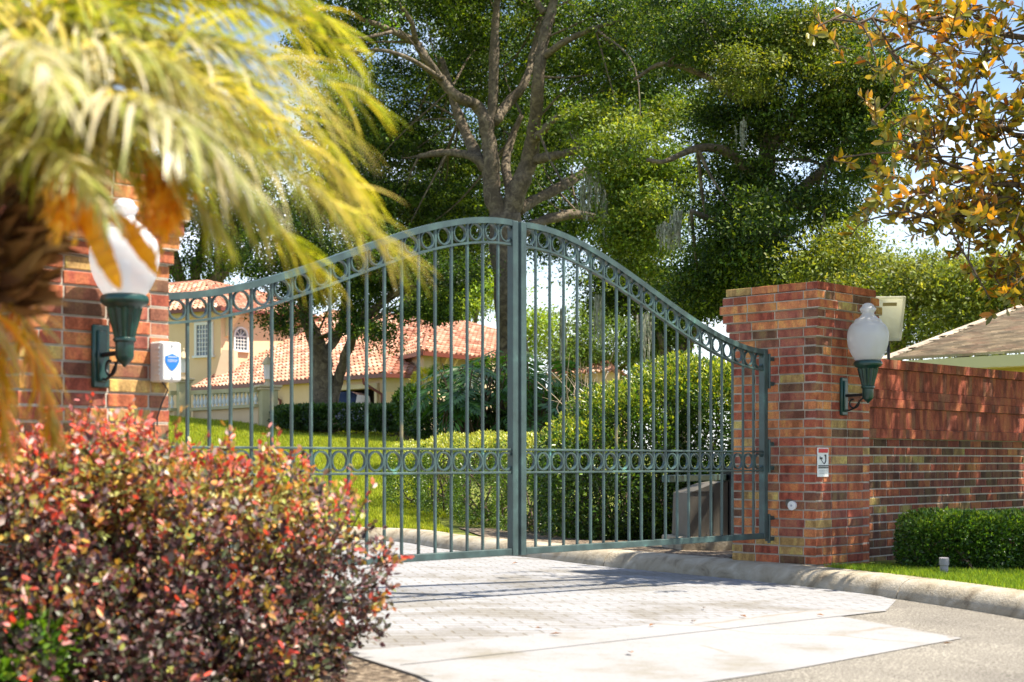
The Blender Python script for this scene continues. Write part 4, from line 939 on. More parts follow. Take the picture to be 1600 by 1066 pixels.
OB = blobs_k([(545, 20, 30, 90, 50, 2), (640, 150, 34, 80, 70, 2), (690, 40, 34, 90, 50, 2), (600, 235, 34, 70, 60, 2), (640, 330, 34, 90, 55, 2), (715, 290, 35, 60, 60, 1.5), (560, 310, 33, 60, 45, 2),
               (760, 100, 35, 70, 70, 1.6), (820, 60, 35, 70, 55, 1.6), (900, 60, 33, 70, 60, 2), (890, 150, 33, 55, 60, 1.6), (940, 130, 31, 70, 50, 2), (870, 210, 34, 50, 40, 1.5),
               (800, 230, 36, 50, 70, 1.5), (840, -20, 31, 120, 40, 2), (720, -20, 32, 120, 40, 2), (600, -30, 30, 120, 40, 2), (960, 20, 30, 90, 50, 2), (1040, 60, 29, 90, 70, 2),
               (500, 100, 31, 60, 30, 1.5), (1010, 150, 30, 80, 60, 2), (620, 400, 33, 70, 40, 2), (700, 395, 36, 60, 40, 1.5), (500, 400, 34, 60, 40, 1.5)])
foliage('crown', oak, OB, 4500, 42, .25, .125, OG, OW, shell=.35)
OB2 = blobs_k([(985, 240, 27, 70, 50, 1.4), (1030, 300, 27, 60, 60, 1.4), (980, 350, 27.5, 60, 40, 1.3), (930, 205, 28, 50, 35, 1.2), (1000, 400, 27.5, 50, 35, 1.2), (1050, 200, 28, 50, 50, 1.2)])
foliage('sun_painted_crown', oak, OB2, 1100, 34, .23, .115, [(.10, .165, .018), (.17, .235, .03), (.06, .115, .015), (.25, .30, .05)], [3, 3, 2, 1])  # lighter leaf palette puts sunlight into the colour of these clumps
branches('branches', oak, [U(*q[:3]) for p_ in ML[1:] for q in p_[2:]], OB + OB2, 2, .05)
moss(oak, [(a, b, Z * KO, w_, h_) for a, b, Z, w_, h_ in [(930, 270, 27, 22, 70), (910, 290, 27.5, 6, 60), (1020, 30, 28, 10, 60), (945, 300, 27, 8, 80), (1035, 90, 28, 12, 40), (560, 110, 29, 30, 50), (900, 180, 28, 10, 40), (1110, 100, 26, 8, 50), (880, 480, 29, 10, 90), (935, 460, 27, 12, 90), (1010, 490, 26, 16, 80)]])
# right oak
tp_ = U(1165, 700, 25.5); oak2 = thing('oak_tree', (tp_[0], tp_[1], gz_at(tp_[0], tp_[1])), 'dense dark oak rising behind the tall hedge and right brick pier', 'tree', 'large oaks behind the gate')
RL = [[(1165, 720, 25.5, 30), (1168, 560, 25.5, 24), (1178, 420, 25.5, 22), (1190, 330, 25.5, 18), (1200, 250, 25.5, 13), (1190, 150, 25.5, 9), (1180, 40, 25.5, 6)],
      [(1185, 370, 25.5, 12), (1240, 310, 25, 10), (1290, 260, 24.5, 7), (1340, 200, 24, 5)], [(1195, 290, 25.5, 9), (1140, 240, 25, 8), (1090, 232, 24.5, 6), (1040, 252, 24, 4), (1010, 250, 24, 3)],
      [(1200, 240, 25.5, 9), (1240, 180, 25, 6), (1270, 90, 25, 4)], [(1180, 400, 25.5, 8), (1120, 350, 25, 6), (1080, 330, 24.5, 4)], [(1190, 200, 25.5, 6), (1120, 130, 25, 5), (1040, 100, 25, 4), (990, 125, 25, 2.5)],
      [(1230, 320, 25, 7), (1300, 330, 24.5, 5), (1350, 350, 24, 3)]]
limbs('trunk', oak2, RL, k=12)
RB = blobs_px([(1100, 60, 25, 80, 60, 1.8), (1200, 70, 25, 80, 60, 1.8), (1290, 70, 25, 60, 45, 1.6), (1340, 140, 24, 60, 50, 1.5), (1150, 170, 26, 80, 60, 1.6), (1250, 180, 25, 80, 60, 1.8), (1350, 230, 24, 55, 50, 1.5),
               (1395, 165, 24, 40, 50, 1.2), (1130, 290, 26, 70, 60, 1.6), (1220, 290, 25.5, 70, 60, 1.8), (1300, 300, 24.5, 45, 60, 1.3), (1110, 400, 25.5, 70, 55, 1.6), (1190, 400, 25, 75, 55, 1.8), (1265, 385, 24, 50, 50, 1.2),
               (1090, 460, 26, 50, 40, 1.2), (1240, 440, 24, 60, 30, 1.2), (1180, 350, 23.5, 50, 50, 1), (1050, 10, 26, 80, 50, 1.5)])
foliage('crown', oak2, RB, 3900, 36, .17, .075, [(.028, .062, .010), (.05, .10, .013), (.085, .145, .018), (.16, .22, .028), (.016, .04, .010)], [3, 4, 3, 2, 2], shell=.3)
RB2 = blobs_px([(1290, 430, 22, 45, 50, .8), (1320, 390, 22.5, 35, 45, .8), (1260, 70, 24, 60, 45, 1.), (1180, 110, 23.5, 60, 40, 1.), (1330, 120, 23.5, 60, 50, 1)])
foliage('sun_painted_crown', oak2, RB2, 620, 34, .14, .07, [(.11, .15, .018), (.18, .22, .03), (.07, .11, .015), (.26, .29, .06)], [3, 3, 2, 1])  # paler leaves here carry the sunlight in their colour
branches('branches', oak2, [U(*q[:3]) for p_ in RL for q in p_[2:]], RB, 2, .04)
moss(oak2, [(1160, 190, 24, 8, 40), (1060, 330, 24, 20, 60), (1040, 350, 24, 20, 40)])
# oak by the house
tp_ = U(505, 640, 44); oak3 = thing('oak_tree', (tp_[0], tp_[1], gz_at(tp_[0], tp_[1])), 'smaller forked oak standing in the low hedge before the garage', 'tree', 'large oaks behind the gate')
HL = [[(506, 672, 44, 20), (505, 620, 44, 17), (503, 572, 44, 16), (492, 530, 44, 12), (478, 495, 44, 10), (470, 440, 44, 8), (462, 390, 44, 6)], [(516, 640, 44, 9), (528, 595, 44, 8.5), (542, 550, 43.5, 8), (560, 515, 43, 7), (592, 478, 42.5, 6), (640, 450, 42, 4), (700, 440, 41, 3)],
      [(500, 560, 44, 8), (530, 520, 44.5, 6), (540, 460, 45, 5)], [(285, 560, 50, 10), (300, 470, 49, 8), (330, 400, 47, 6), (400, 380, 46, 5)]][:3]
limbs('trunk', oak3, HL, k=10)
HB = blobs_px([(420, 400, 43, 70, 40, 2), (510, 380, 43, 70, 50, 2), (590, 400, 42, 70, 50, 2), (470, 460, 43.5, 35, 40, 1.2), (515, 455, 45, 45, 40, 1.5), (575, 455, 43, 45, 30, 1.5), (640, 430, 42, 60, 35, 1.6), (700, 440, 41, 60, 32, 1.6), (560, 510, 42, 22, 16, .8), (440, 500, 43, 25, 22, .9), (600, 520, 41, 22, 12, .6), (690, 490, 41, 22, 18, .8), (640, 485, 41, 40, 14, .8), (545, 480, 44, 30, 26, 1.), (735, 470, 41, 28, 26, .8)])
foliage('crown', oak3, HB, 1700, 32, .22, .105, OG, [4, 4, 3, 1, 3], shell=.2)
branches('branches', oak3, [U(*q[:3]) for p_ in HL for q in p_[3:]], HB, 2, .05)

def tree(name, label, px, py, Z, blobs, trunk_r, cols, wts, k, per, cr, size, group=None, top=None, m=None):
    b = U(px, py, Z); zb = gz_at(b[0], b[1]); t = thing(name, (b[0], b[1], zb), label, 'tree', group)
    B = blobs_px(blobs); c0_ = B[0][0]; e = np.array((b[0], b[1], zb)); mb = MB()
    for c, q in B[:6]:
        mid = np.array((b[0], b[1], zb + (c[2] - zb) * .5)) + rng.normal(size=3) * .15; Q = smooth_path([e, mid, c], 5); mb.tube(Q, np.linspace(trunk_r, trunk_r * .25, len(Q)), 7)
    mb.build('trunk', M_bark, t, smooth='all'); foliage('crown', t, B, k, per, cr, size, cols, wts, shell=.3, m=m)
    return t
BG = [(.14, .18, .03), (.20, .25, .045), (.27, .31, .07), (.08, .12, .025)]
BGr = 'background trees beyond the gate'
tree('oak_tree', 'olive green tree crown rising directly above the right pier lamp', 1400, 560, 52, [(1390, 460, 52, 50, 50, 2.5), (1350, 430, 54, 50, 35, 2.5), (1440, 450, 50, 45, 50, 2.5), (1400, 520, 50, 60, 40, 2), (1330, 490, 54, 40, 60, 2)], .3, BG, [3, 3, 2, 2], 620, 36, .42, .15, BGr)
tree('oak_tree', 'olive green tree crown behind the shingle roof at the right edge', 1520, 560, 48, [(1500, 450, 48, 60, 50, 2.5), (1570, 440, 46, 60, 50, 2.5), (1640, 450, 46, 50, 60, 2.5), (1540, 500, 46, 80, 40, 2), (1480, 490, 50, 40, 60, 2)], .3, BG, [3, 3, 2, 2], 760, 36, .42, .15, BGr)
tree('broadleaf_tree', 'bright yellow green tree glowing between the house roof and oak trunk', 725, 560, 75, [(720, 470, 75, 40, 40, 3), (755, 440, 76, 30, 40, 3), (690, 480, 78, 30, 30, 3), (840, 520, 76, 22, 40, 2), (700, 430, 76, 50, 40, 3)], .3, [(.22, .33, .03), (.30, .40, .05), (.14, .24, .03)], [2, 2, 1], 600, 34, .5, .2, BGr)
tree('broadleaf_tree', 'mid green bushy tree low on the skyline right of the oak trunk', 930, 600, 58, [(925, 540, 58, 40, 36, 2), (895, 560, 58, 25, 26, 2), (970, 535, 57, 40, 45, 2), (940, 500, 59, 25, 25, 2), (1015, 540, 56, 30, 40, 2)], .25, [(.08, .14, .025), (.12, .20, .04), (.18, .26, .07)], [2, 2, 1], 560, 34, .4, .15, BGr)
tree('oak_tree', 'shaded oak crown behind the left brick pier and palm', 300, 640, 84, [(300, 405, 84, 60, 40, 3), (380, 350, 82, 70, 50, 3), (250, 300, 80, 80, 60, 3), (470, 300, 80, 80, 60, 3), (150, 250, 80, 80, 80, 3), (350, 240, 80, 90, 60, 3), (60, 400, 82, 80, 120, 3)], .5, OG, OW, 1600, 34, .55, .22, BGr)
tree('oak_tree', 'tall dark oak filling the gap behind the main oak limbs', 640, 620, 84, [(640, 260, 84, 90, 80, 3), (760, 260, 84, 90, 90, 3), (560, 200, 84, 80, 80, 3), (870, 330, 84, 60, 84, 3), (700, 360, 86, 80, 50, 3), (870, 200, 84, 70, 70, 3), (760, 120, 84, 90, 70, 3), (980, 300, 82, 70, 80, 3), (1060, 400, 82, 84, 60, 3), (900, 400, 84, 50, 40, 2)], .5, OG, OW, 2600, 34, .55, .23, BGr)
tree('oak_tree', 'dark oak low behind the right hedge and gate top rail', 1060, 640, 44, [(1060, 480, 44, 50, 45, 2), (1110, 450, 44, 50, 60, 2), (1010, 440, 45, 50, 45, 2), (1030, 520, 43, 35, 25, 1.5), (960, 450, 45, 30, 35, 1.5)], .35, OG, [3, 3, 2, 1, 3], 760, 34, .3, .12, BGr)

# ------------------------------------------------------------ hedges and shrubs
def hedge_pts(blobs, k, p=4., lo=.80, seed=0., lum=.05, r=rng):
    B = np.array([[*c, *q] for c, q in blobs]); A = (B[:, 3] * B[:, 4] * B[:, 5]); out_ = []; nrm = []
    got = 0
    while got < k:
        bi = r.choice(len(B), k, p=A / A.sum()); u_ = r.uniform(-1.08, 1.08, (k, 3)); P = B[bi, :3] + u_ * B[bi, 3:]
        q = np.stack([(np.abs((P - b[:3]) / b[3:]) ** p).sum(1) ** (1 / p) for b in B], 1); f = q.min(1) - lump(P, 5.5, lum, seed)
        ok = (f > lo) & (f < 1.0); bb = B[q.argmin(1)]; e = (P - bb[:, :3]) / bb[:, 3:]; nn = unit(np.sign(e) * np.abs(e) ** (p - 1) / bb[:, 3:])
        out_.append(P[ok]); nrm.append(nn[ok]); got += ok.sum()
    return np.concatenate(out_)[:k], np.concatenate(nrm)[:k]
def hedge(name, label, blobs, k, size, cols, wts, topcol=None, cat='hedge', p=4., lo=.8, group=None, lum=.06, ratio=.5, m=None, topw=.75):
    B = blobs; cx_ = np.mean([b[0] for b in B], 0); zb = gz_at(cx_[0], cx_[1]); t = thing(name, (cx_[0], cx_[1], zb), label, cat, group)
    P, O = hedge_pts(B, k, p, lo, seed=cx_[0], lum=lum); cc = palette(k, cols, wts, .2)
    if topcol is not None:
        f = (rng.random(k) < (O[:, 2].clip(0, 1) ** 1.5 * topw)); cc[f] = palette(int(f.sum()), topcol, [1] * len(topcol), .15)  # sunlit top put into the colour: upward-facing leaves take the paler palette
    # twigs carry rosettes: jitter leaves round shared stems
    Nn = unit(rdir(k) * .8 + O * .6 + UP * .4); D = unit(rdir(k) * .9 + O * .9 + UP * .3); Ln = size * rng.uniform(.6, 1.3, k)
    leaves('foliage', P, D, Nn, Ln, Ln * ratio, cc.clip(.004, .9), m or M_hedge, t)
    mb = MB()
    for c, q in B:
        for _ in range(14):
            e = c + unit(rng.normal(size=3)) * np.array(q) * .85; s_ = np.array((c[0] + rng.normal() * q[0] * .3, c[1] + rng.normal() * q[1] * .3, gz_at(c[0], c[1]) - .02))
            mb.tube(smooth_path([s_, (s_ + e) / 2 + rng.normal(size=3) * .06, e], 4), np.linspace(.014, .004, 9), 5, cap=False)
    mb.build('stems', M_twig, t, smooth='all'); return t
def bw(px, Z, py0, py1, w_px, dep):        # superellipsoid from image extents
    c = U(px, (py0 + py1) / 2, Z); return (c, (w_px / 2 / F * Z, dep, (py1 - py0) / 2 / F * Z))
HG = [(.035, .085, .012), (.06, .13, .017), (.11, .19, .025), (.02, .05, .010)]
hedge('hedge', 'tall rounded green hedge with sunlight-tinted yellow top behind the right gate leaf', [bw(1065, 15.1, 566, 850, 205, .9), bw(985, 14.9, 600, 850, 200, .85), bw(925, 14.7, 650, 850, 180, .8), bw(1115, 15.0, 572, 850, 150, 1.0)], 80000, .046, HG, [3, 4, 3, 2], [(.32, .38, .04), (.42, .45, .06), (.18, .26, .03)], p=3.0, lum=.12, lo=.7, topw=.8)
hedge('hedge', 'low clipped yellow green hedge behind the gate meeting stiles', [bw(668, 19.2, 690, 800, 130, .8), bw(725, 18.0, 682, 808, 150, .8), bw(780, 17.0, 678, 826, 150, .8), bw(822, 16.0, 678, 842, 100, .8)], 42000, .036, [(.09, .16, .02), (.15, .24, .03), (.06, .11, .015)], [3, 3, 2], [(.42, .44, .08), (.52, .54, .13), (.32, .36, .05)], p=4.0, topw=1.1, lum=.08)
hedge('hedge', 'long low dark green hedge in front of the garage and truck', [bw(540, 43, 634, 668, 215, .6), bw(470, 44, 636, 668, 90, .6), bw(620, 42, 636, 672, 90, .6)], 12000, .12, [(.03, .07, .015), (.05, .10, .02), (.08, .15, .025)], [3, 3, 1], [(.07, .14, .02)], p=4.)
hedge('hedge', 'boxwood hedge along the foot of the brick wall at right', [(U(1500, 845, 10.75) , (.42, .24, .23)), (U(1585, 845, 10.9), (.42, .3, .225)), (U(1450, 848, 10.7), (.22, .2, .20)), (U(1680, 845, 11.2), (.4, .3, .23))], 44000, .027, [(.035, .09, .012), (.06, .14, .016), (.11, .21, .025), (.02, .055, .010)], [3, 4, 3, 3], [(.14, .26, .03), (.22, .32, .04)], p=3.2, lum=.14, lo=.3, ratio=.55)
HS = [(.02, .05, .012), (.035, .085, .015), (.06, .12, .02)]
hedge('shrub', 'shaded dark shrub below the palmate leaves left of the gate centre', [bw(700, 27, 640, 690, 130, .8), bw(760, 26.5, 650, 690, 90, .7)], 9000, .09, HS, [2, 2, 1], p=2.5, cat='shrub', lum=.15, ratio=.4)
hedge('shrub', 'yellow croton shrub against the pale wall of the house', [bw(662, 40, 578, 640, 38, .4), bw(672, 40, 618, 650, 34, .4)], 1500, .12, [(.5, .45, .03), (.35, .38, .04), (.6, .5, .05)], [2, 1, 1], p=2.2, cat='shrub', ratio=.35)
hedge('shrub', 'dark leafy shrub between yellow croton and garage', [bw(640, 39, 606, 668, 50, .6)], 2500, .12, HS, [1, 2, 2], p=2.3, cat='shrub', lum=.15)
hedge('shrub', 'dark shrub at the foot of the outbuilding behind the tall hedge', [bw(900, 28, 600, 700, 130, .9), bw(850, 29, 620, 700, 90, .9)], 9000, .09, HS, [2, 2, 1], p=2.4, cat='shrub', lum=.15)
def split_leaf_plant(label, spots):
    """stalks with large deeply cut leaves of many narrow lobes"""
    b = np.mean([U(a, b_, Z) for a, b_, Z, _ in spots], 0); zb = gz_at(b[0], b[1]); t = thing('philodendron', (b[0], b[1], zb), label, 'plant', 'split leaved plants under the oak')
    mb = MB(); P = []; D = []; Nn = []; Ln = []
    for px, py, Z, s_ in spots:
        c = U(px, py, Z); root = np.array((b[0] + rng.normal() * .25, b[1] + rng.normal() * .25, zb))
        out_ = unit((c - root) * (1, 1, .35) + rng.normal(size=3) * .1); mb.tube(smooth_path([root, (root + c) / 2 + UP * .12, c], 4), np.linspace(.02, .010, 9), 5, cap=False)
        ax = unit(out_ * (1, 1, 0) - UP * .45 + rng.normal(size=3) * .15); sd = unit(np.cross(ax, UP)); up = np.cross(sd, ax)
        for i in range(9):
            f = i / 8; q = c + ax * f * s_
            for sg in (-1, 1):
                a_ = R(80 - 60 * f); dd = ax * math.cos(a_) + sd * sg * math.sin(a_) - up * .15; P.append(q); D.append(dd); Nn.append(up); Ln.append(s_ * (.62 - .25 * f))
    k = len(P); Ln = np.array(Ln); cc = palette(k, [(.03, .09, .015), (.05, .14, .02), (.09, .20, .03)], [2, 3, 1])
    leaves('split_leaves', np.array(P), np.array(D), np.array(Nn) + rng.normal(size=(k, 3)) * .15, Ln, Ln * .24, cc, M_hedge, t, fold=.1); mb.build('leaf_stalks', M_twig, t, smooth='all')
def cluster(px, py, Z, w_, h_, k, s_=.55): return [(px + rng.uniform(-w_, w_), py + rng.uniform(-h_, h_), Z + rng.uniform(-.6, .6), s_ * rng.uniform(.7, 1.2)) for _ in range(k)]
split_leaf_plant('split leaved plant with drooping fronds left of the meeting stiles', cluster(725, 600, 26, 65, 34, 46))
split_leaf_plant('split leaved plant in shade behind the meeting stiles', cluster(785, 590, 27, 40, 45, 34))
split_leaf_plant('split leaved plant right of the meeting stiles below the oak trunk', cluster(845, 605, 26, 35, 45, 36))
def bare_twigs():
    b = U(910, 680, 22); t = thing('bare_shrub', (b[0], b[1], gz_at(b[0], b[1])), 'tangle of bare pale twigs above the left end of the tall hedge', 'shrub'); mb = MB()
    for _ in range(60):
        s_ = b + rng.normal(size=3) * (.12, .12, .02); e = U(915 + rng.normal() * 28, 605 + rng.normal() * 26, 22 + rng.normal() * .3); mb.tube(smooth_path([s_, (s_ + e) / 2 + rng.normal(size=3) * .15, e], 4), np.linspace(.010, .003, 9), 4, cap=False)
    mb.build('twigs', nmat('pale_twig', [(.3, (.30, .22, .15)), (.7, (.45, .36, .27))], scale=20), t)
bare_twigs()

# ------------------------------------------------------------ grass
def grass(name, X, Y, h, w_, cols, label, par=None):
    k = len(X); P = np.stack([X, Y, terrain(X, Y) - .004], 1); D = unit(rdir(k) * .45 + UP); Nn = unit(rdir(k) * (1, 1, .2)); Ln = h * rng.uniform(.5, 1.3, k)
    o = leaves(name, P, D, Nn, Ln, np.full(k, w_) * rng.uniform(.7, 1.3, k), palette(k, cols, [1] * len(cols), .2), M_grass, par, fold=.1, wide=.35); return tag(o, label, 'grass', kind='stuff')
k = 42000; ti = rng.integers(near_idx(1250, 915), len(KB) - 2, k); f = rng.random(k)[:, None]; off_ = rng.random(k)[:, None]
Pq = KB[ti] * (1 - f) + KB[ti + 1] * f + KN[ti] * (.23 + off_ * 1.3)
ok = ((Pq - P0) @ n > -.18) & ~(((Pq - P0) @ n < .02) & ((Pq - P0) @ d < .78)); grass('grass_strip', Pq[ok, 0], Pq[ok, 1], .05, .006, [(.14, .24, .02), (.22, .34, .03), (.30, .40, .04)], 'bright green grass strip between kerb and brick wall')
k = 150000; Yg = 15.2 + 30 * rng.random(k) ** 1.6; Xg = (rng.uniform(260, 720, k) - 800) / F * Yg
dk2 = np.full(k, 9.)
for q0, q1 in zip(KB[:-1, :2], KB[1:, :2]):
    e_ = q1 - q0; tq = np.clip(((Xg - q0[0]) * e_[0] + (Yg - q0[1]) * e_[1]) / (e_ @ e_), 0, 1); dk2 = np.minimum(dk2, np.hypot(Xg - q0[0] - e_[0] * tq, Yg - q0[1] - e_[1] * tq))
ok = (dk2 > .26) & ~inside(drive_poly, Xg, Yg) & ~((Yg < 17.4) & (Xg > -.46 - .12 * (Yg - 13.6)))
Xg, Yg = Xg[ok], Yg[ok]
o = grass('lawn_grass', Xg, Yg, .055 * (1 + (Yg - 15) * .03), .010 * (1 + (Yg - 15) * .05), [(.24, .30, .02), (.34, .40, .035), (.44, .47, .05)], 'sunlit lawn grass rising behind the gate')
# ------------------------------------------------------------ magnolia at the right
mgb = np.array((5.6, 12.6)); mag = thing('magnolia_tree', (*mgb, gz_at(*mgb)), 'magnolia with orange brown leaves overhanging from the right edge', 'tree')
mb = MB(); trunk_top = np.array((5.3, 12.3, 2.2)); mb.tube(smooth_path([np.array((*mgb, -.85)), np.array((5.55, 12.5, .8)), trunk_top, np.array((5.1, 12.1, 4.4)), np.array((5.0, 12., 6.0))], 5), np.linspace(.17, .04, 21), 9)
P = []; D = []; Nn = []; Ln = []; tips = []
spots = [(1290, 30, 10.6), (1370, 20, 11), (1400, 60, 10.6), (1380, 100, 10.4), (1450, 30, 11), (1520, 20, 11), (1580, 30, 11), (1470, 70, 11), (1540, 60, 11.2), (1480, 110, 10.9), (1530, 130, 11), (1590, 90, 11), (1370, 185, 10.5), (1410, 195, 10.6),
         (1455, 190, 10.8), (1490, 160, 11), (1430, 235, 10.7), (1500, 200, 11), (1550, 190, 11), (1590, 160, 11), (1540, 230, 11), (1590, 230, 11.2), (1470, 250, 10.8), (1400, 260, 10.6), (1510, 265, 11), (1570, 275, 11), (1360, 280, 10.5), (1345, 350, 10.5),
         (1385, 325, 10.5), (1420, 330, 10.7), (1455, 300, 10.8), (1480, 320, 11), (1525, 310, 11), (1570, 320, 11), (1595, 350, 11), (1430, 365, 10.7), (1480, 350, 11), (1530, 350, 11), (1500, 385, 11), (1570, 380, 11.1), (1490, 340, 11.2),
         (1540, 415, 11), (1590, 410, 11), (1580, 450, 11), (1560, 470, 10.9), (1420, 130, 10.6), (1545, 160, 11), (1500, 20, 10.6), (1590, 300, 10.7), (1520, 330, 10.6), (1440, 20, 10.7)]
for px, py, Z in spots:
    for _ in range(6 if px > 1430 else 4): tips.append(U(px + rng.normal() * 18, py + rng.normal() * 15, Z + rng.normal() * .35))
for _ in range(2700):                                       # crown beyond the right edge of the frame
    q = np.array([(5.35, 12.1, 2.9), (6.3, 13.3, 3.0), (5.4, 12.5, 4.3)][_ % 3]) + unit(rng.normal(size=3)) * (1.8, 2.3, 2.0) * rng.uniform(.4, 1) ** .5
    if q[0] > .36 * q[1] and q[2] > .75: tips.append(q)
tips = np.array(tips)
NODES = []
for path in ([(1760, 260, 11.8), (1640, 232, 11.4), (1550, 190, 11.1), (1450, 120, 10.8), (1385, 70, 10.6)], [(1760, 260, 11.8), (1650, 330, 11.4), (1540, 345, 11.), (1440, 335, 10.7), (1365, 300, 10.5)],
             [(1700, 360, 11.6), (1610, 405, 11.2), (1570, 455, 11.)], [(1760, 130, 11.8), (1620, 70, 11.4), (1500, 28, 11.), (1400, 34, 10.8), (1300, 30, 10.6)], [(1760, 260, 11.8), (1600, 290, 11.2), (1500, 262, 10.9), (1400, 215, 10.6)], [(1760, 260, 11.8), (1800, 120, 12), (1850, 0, 12)], [(1760, 260, 11.8), (1900, 300, 12.3), (2000, 250, 12.6)], [(1800, 120, 12), (1720, -60, 12), (1650, -140, 12)]):
    Q = smooth_path([U(*q_) for q_ in path], 5); Q = Q + rng.normal(size=Q.shape) * .015; mb.tube(Q, np.linspace(.032, .007, len(Q)), 6, cap=False); NODES += list(Q[2:])
mb.tube(smooth_path([trunk_top, (trunk_top + NODES[0]) / 2, U(1760, 260, 11.8)], 4), np.linspace(.06, .034, 9), 7, cap=False)
NODES = np.array(NODES)
for i, tq in enumerate(tips):
    cn = NODES[np.argsort(np.linalg.norm(NODES - tq, axis=1))[rng.integers(0, 3)]]; ax = unit(unit(tq - np.array((5.2, 12.2, 2.6))) + rng.normal(size=3) * .45)
    st = tq - ax * rng.uniform(.15, .35)
    if i % 3 == 0 and np.linalg.norm(cn - tq) < 1.1: mb.tube(smooth_path([cn, (cn + st) / 2 + rng.normal(size=3) * .07, st, tq], 3), np.linspace(.010, .004, 10), 4, cap=False)
    else: mb.tube([st - rng.normal(size=3) * .08, st, tq], [.003, .005, .004], 4, cap=False)
    k = rng.integers(11, 18)
    for j in range(k):
        f = rng.random(); az = rng.uniform(0, 6.283); e = unit(np.cross(ax, UP + .01)); g_2 = np.cross(e, ax); rd = e * math.cos(az) + g_2 * math.sin(az)
        P.append(tq - ax * f * .24); dd = unit(ax * rng.uniform(.2, 1.) + rd * .9 + UP * .15); D.append(dd); Nn.append(unit(ax + rng.normal(size=3) * .35)); Ln.append(rng.uniform(.055, .118))
k = len(P); Ln = np.array(Ln); cc = palette(k, [(.36, .22, .02), (.48, .22, .02), (.18, .20, .025), (.30, .29, .03), (.14, .06, .015), (.66, .42, .04)], [1.8, 1.2, 7, 6, .9, 2.2], .15)
leaves('crown', np.array(P), np.array(D), np.array(Nn), Ln, Ln * .42, cc.clip(.004, .9), M_mag, mag, six=True)
mb.build('trunk', M_twig, mag, smooth='all')
# ------------------------------------------------------------ red shrub
shrub_bl = [(np.array((-1.18, 5.72, -.36)), (.66, .62, .47)), (np.array((-1.62, 5.35, -.30)), (.75, .66, .54)), (np.array((-2.15, 5.0, -.28)), (.7, .66, .54)), (np.array((-1.2, 5.3, -.55)), (.50, .45, .30)), (np.array((-1.9, 5.6, -.2)), (.6, .5, .42)), (np.array((-1.75, 4.75, -.55)), (.65, .5, .34)), (np.array((-1.5, 5.1, -.6)), (.62, .5, .26))]
shrub_bl = [(c - np.array((-.05, 0, .14 if c[0] < -1.4 else .12)), q) for c, q in shrub_bl]
rs = thing('red_shrub', (-1.6, 5.4, -.83), 'mounded fringe flower shrub with pink red tips over dark purple leaves', 'shrub')
ks = 10500; PS, OS = hedge_pts(shrub_bl, ks, 2.5, .42, seed=2., lum=.15)
per = 10; k = ks * per; AX = unit(OS * .75 + UP * .45 + rng.normal(size=(ks, 3)) * .55); LS = rng.uniform(.05, .12, ks); ci = np.repeat(np.arange(ks), per); tt_ = np.tile(np.arange(per) / (per - 1), ks)
P = PS[ci] + AX[ci] * (LS[ci] * (tt_ - .6))[:, None] + rng.normal(size=(k, 3)) * .006; O = OS[ci]
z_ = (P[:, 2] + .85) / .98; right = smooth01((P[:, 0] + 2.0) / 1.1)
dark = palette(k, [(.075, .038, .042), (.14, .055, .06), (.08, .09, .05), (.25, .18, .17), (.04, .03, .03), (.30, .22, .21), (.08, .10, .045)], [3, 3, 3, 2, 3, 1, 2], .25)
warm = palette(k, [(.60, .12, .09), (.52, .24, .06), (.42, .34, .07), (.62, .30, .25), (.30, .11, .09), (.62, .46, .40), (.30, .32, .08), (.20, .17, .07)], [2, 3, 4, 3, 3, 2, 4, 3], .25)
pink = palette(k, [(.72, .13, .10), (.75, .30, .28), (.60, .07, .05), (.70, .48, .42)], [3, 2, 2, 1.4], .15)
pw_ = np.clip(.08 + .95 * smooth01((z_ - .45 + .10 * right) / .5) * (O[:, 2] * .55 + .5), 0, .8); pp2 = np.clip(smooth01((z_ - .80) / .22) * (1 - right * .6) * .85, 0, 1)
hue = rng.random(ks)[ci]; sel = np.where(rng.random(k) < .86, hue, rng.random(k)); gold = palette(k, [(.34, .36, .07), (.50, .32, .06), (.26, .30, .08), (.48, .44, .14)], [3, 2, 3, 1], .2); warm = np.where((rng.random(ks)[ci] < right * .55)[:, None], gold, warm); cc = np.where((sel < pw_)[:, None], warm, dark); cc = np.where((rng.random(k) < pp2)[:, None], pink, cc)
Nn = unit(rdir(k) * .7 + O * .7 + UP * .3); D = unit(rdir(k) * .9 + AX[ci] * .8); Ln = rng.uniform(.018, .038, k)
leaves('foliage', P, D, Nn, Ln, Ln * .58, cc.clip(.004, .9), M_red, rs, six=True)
# new shoots sticking out of the top and the right side
SP = []; SD = []; mb = MB()
kk = 520; P2, O2 = hedge_pts(shrub_bl, kk, 2.5, .93, seed=2., lum=.15)
for p, o_ in zip(P2, O2):
    if o_[2] < -.1: continue
    ax = unit(o_ * .8 + UP * .6 + rng.normal(size=3) * .35); l = rng.uniform(.05, .15); mb.tube([p - ax * .1, p, p + ax * l], [.003, .0025, .0015], 4, cap=False)
    for j in range(9): SP.append(p + ax * l * (j + 1) / 9 + rng.normal(size=3) * .003); SD.append(unit(ax * .7 + rng.normal(size=3) * .7))
k = len(SP); Ln = rng.uniform(.02, .038, k); cc = palette(k, [(.66, .10, .07), (.70, .30, .27), (.50, .08, .05), (.50, .26, .07), (.62, .48, .42), (.34, .28, .06)], [3, 2, 2, 2, 2, 2], .2)
leaves('young_shoots', np.array(SP), np.array(SD), rdir(k), Ln, Ln * .5, cc, M_red, rs, six=True)
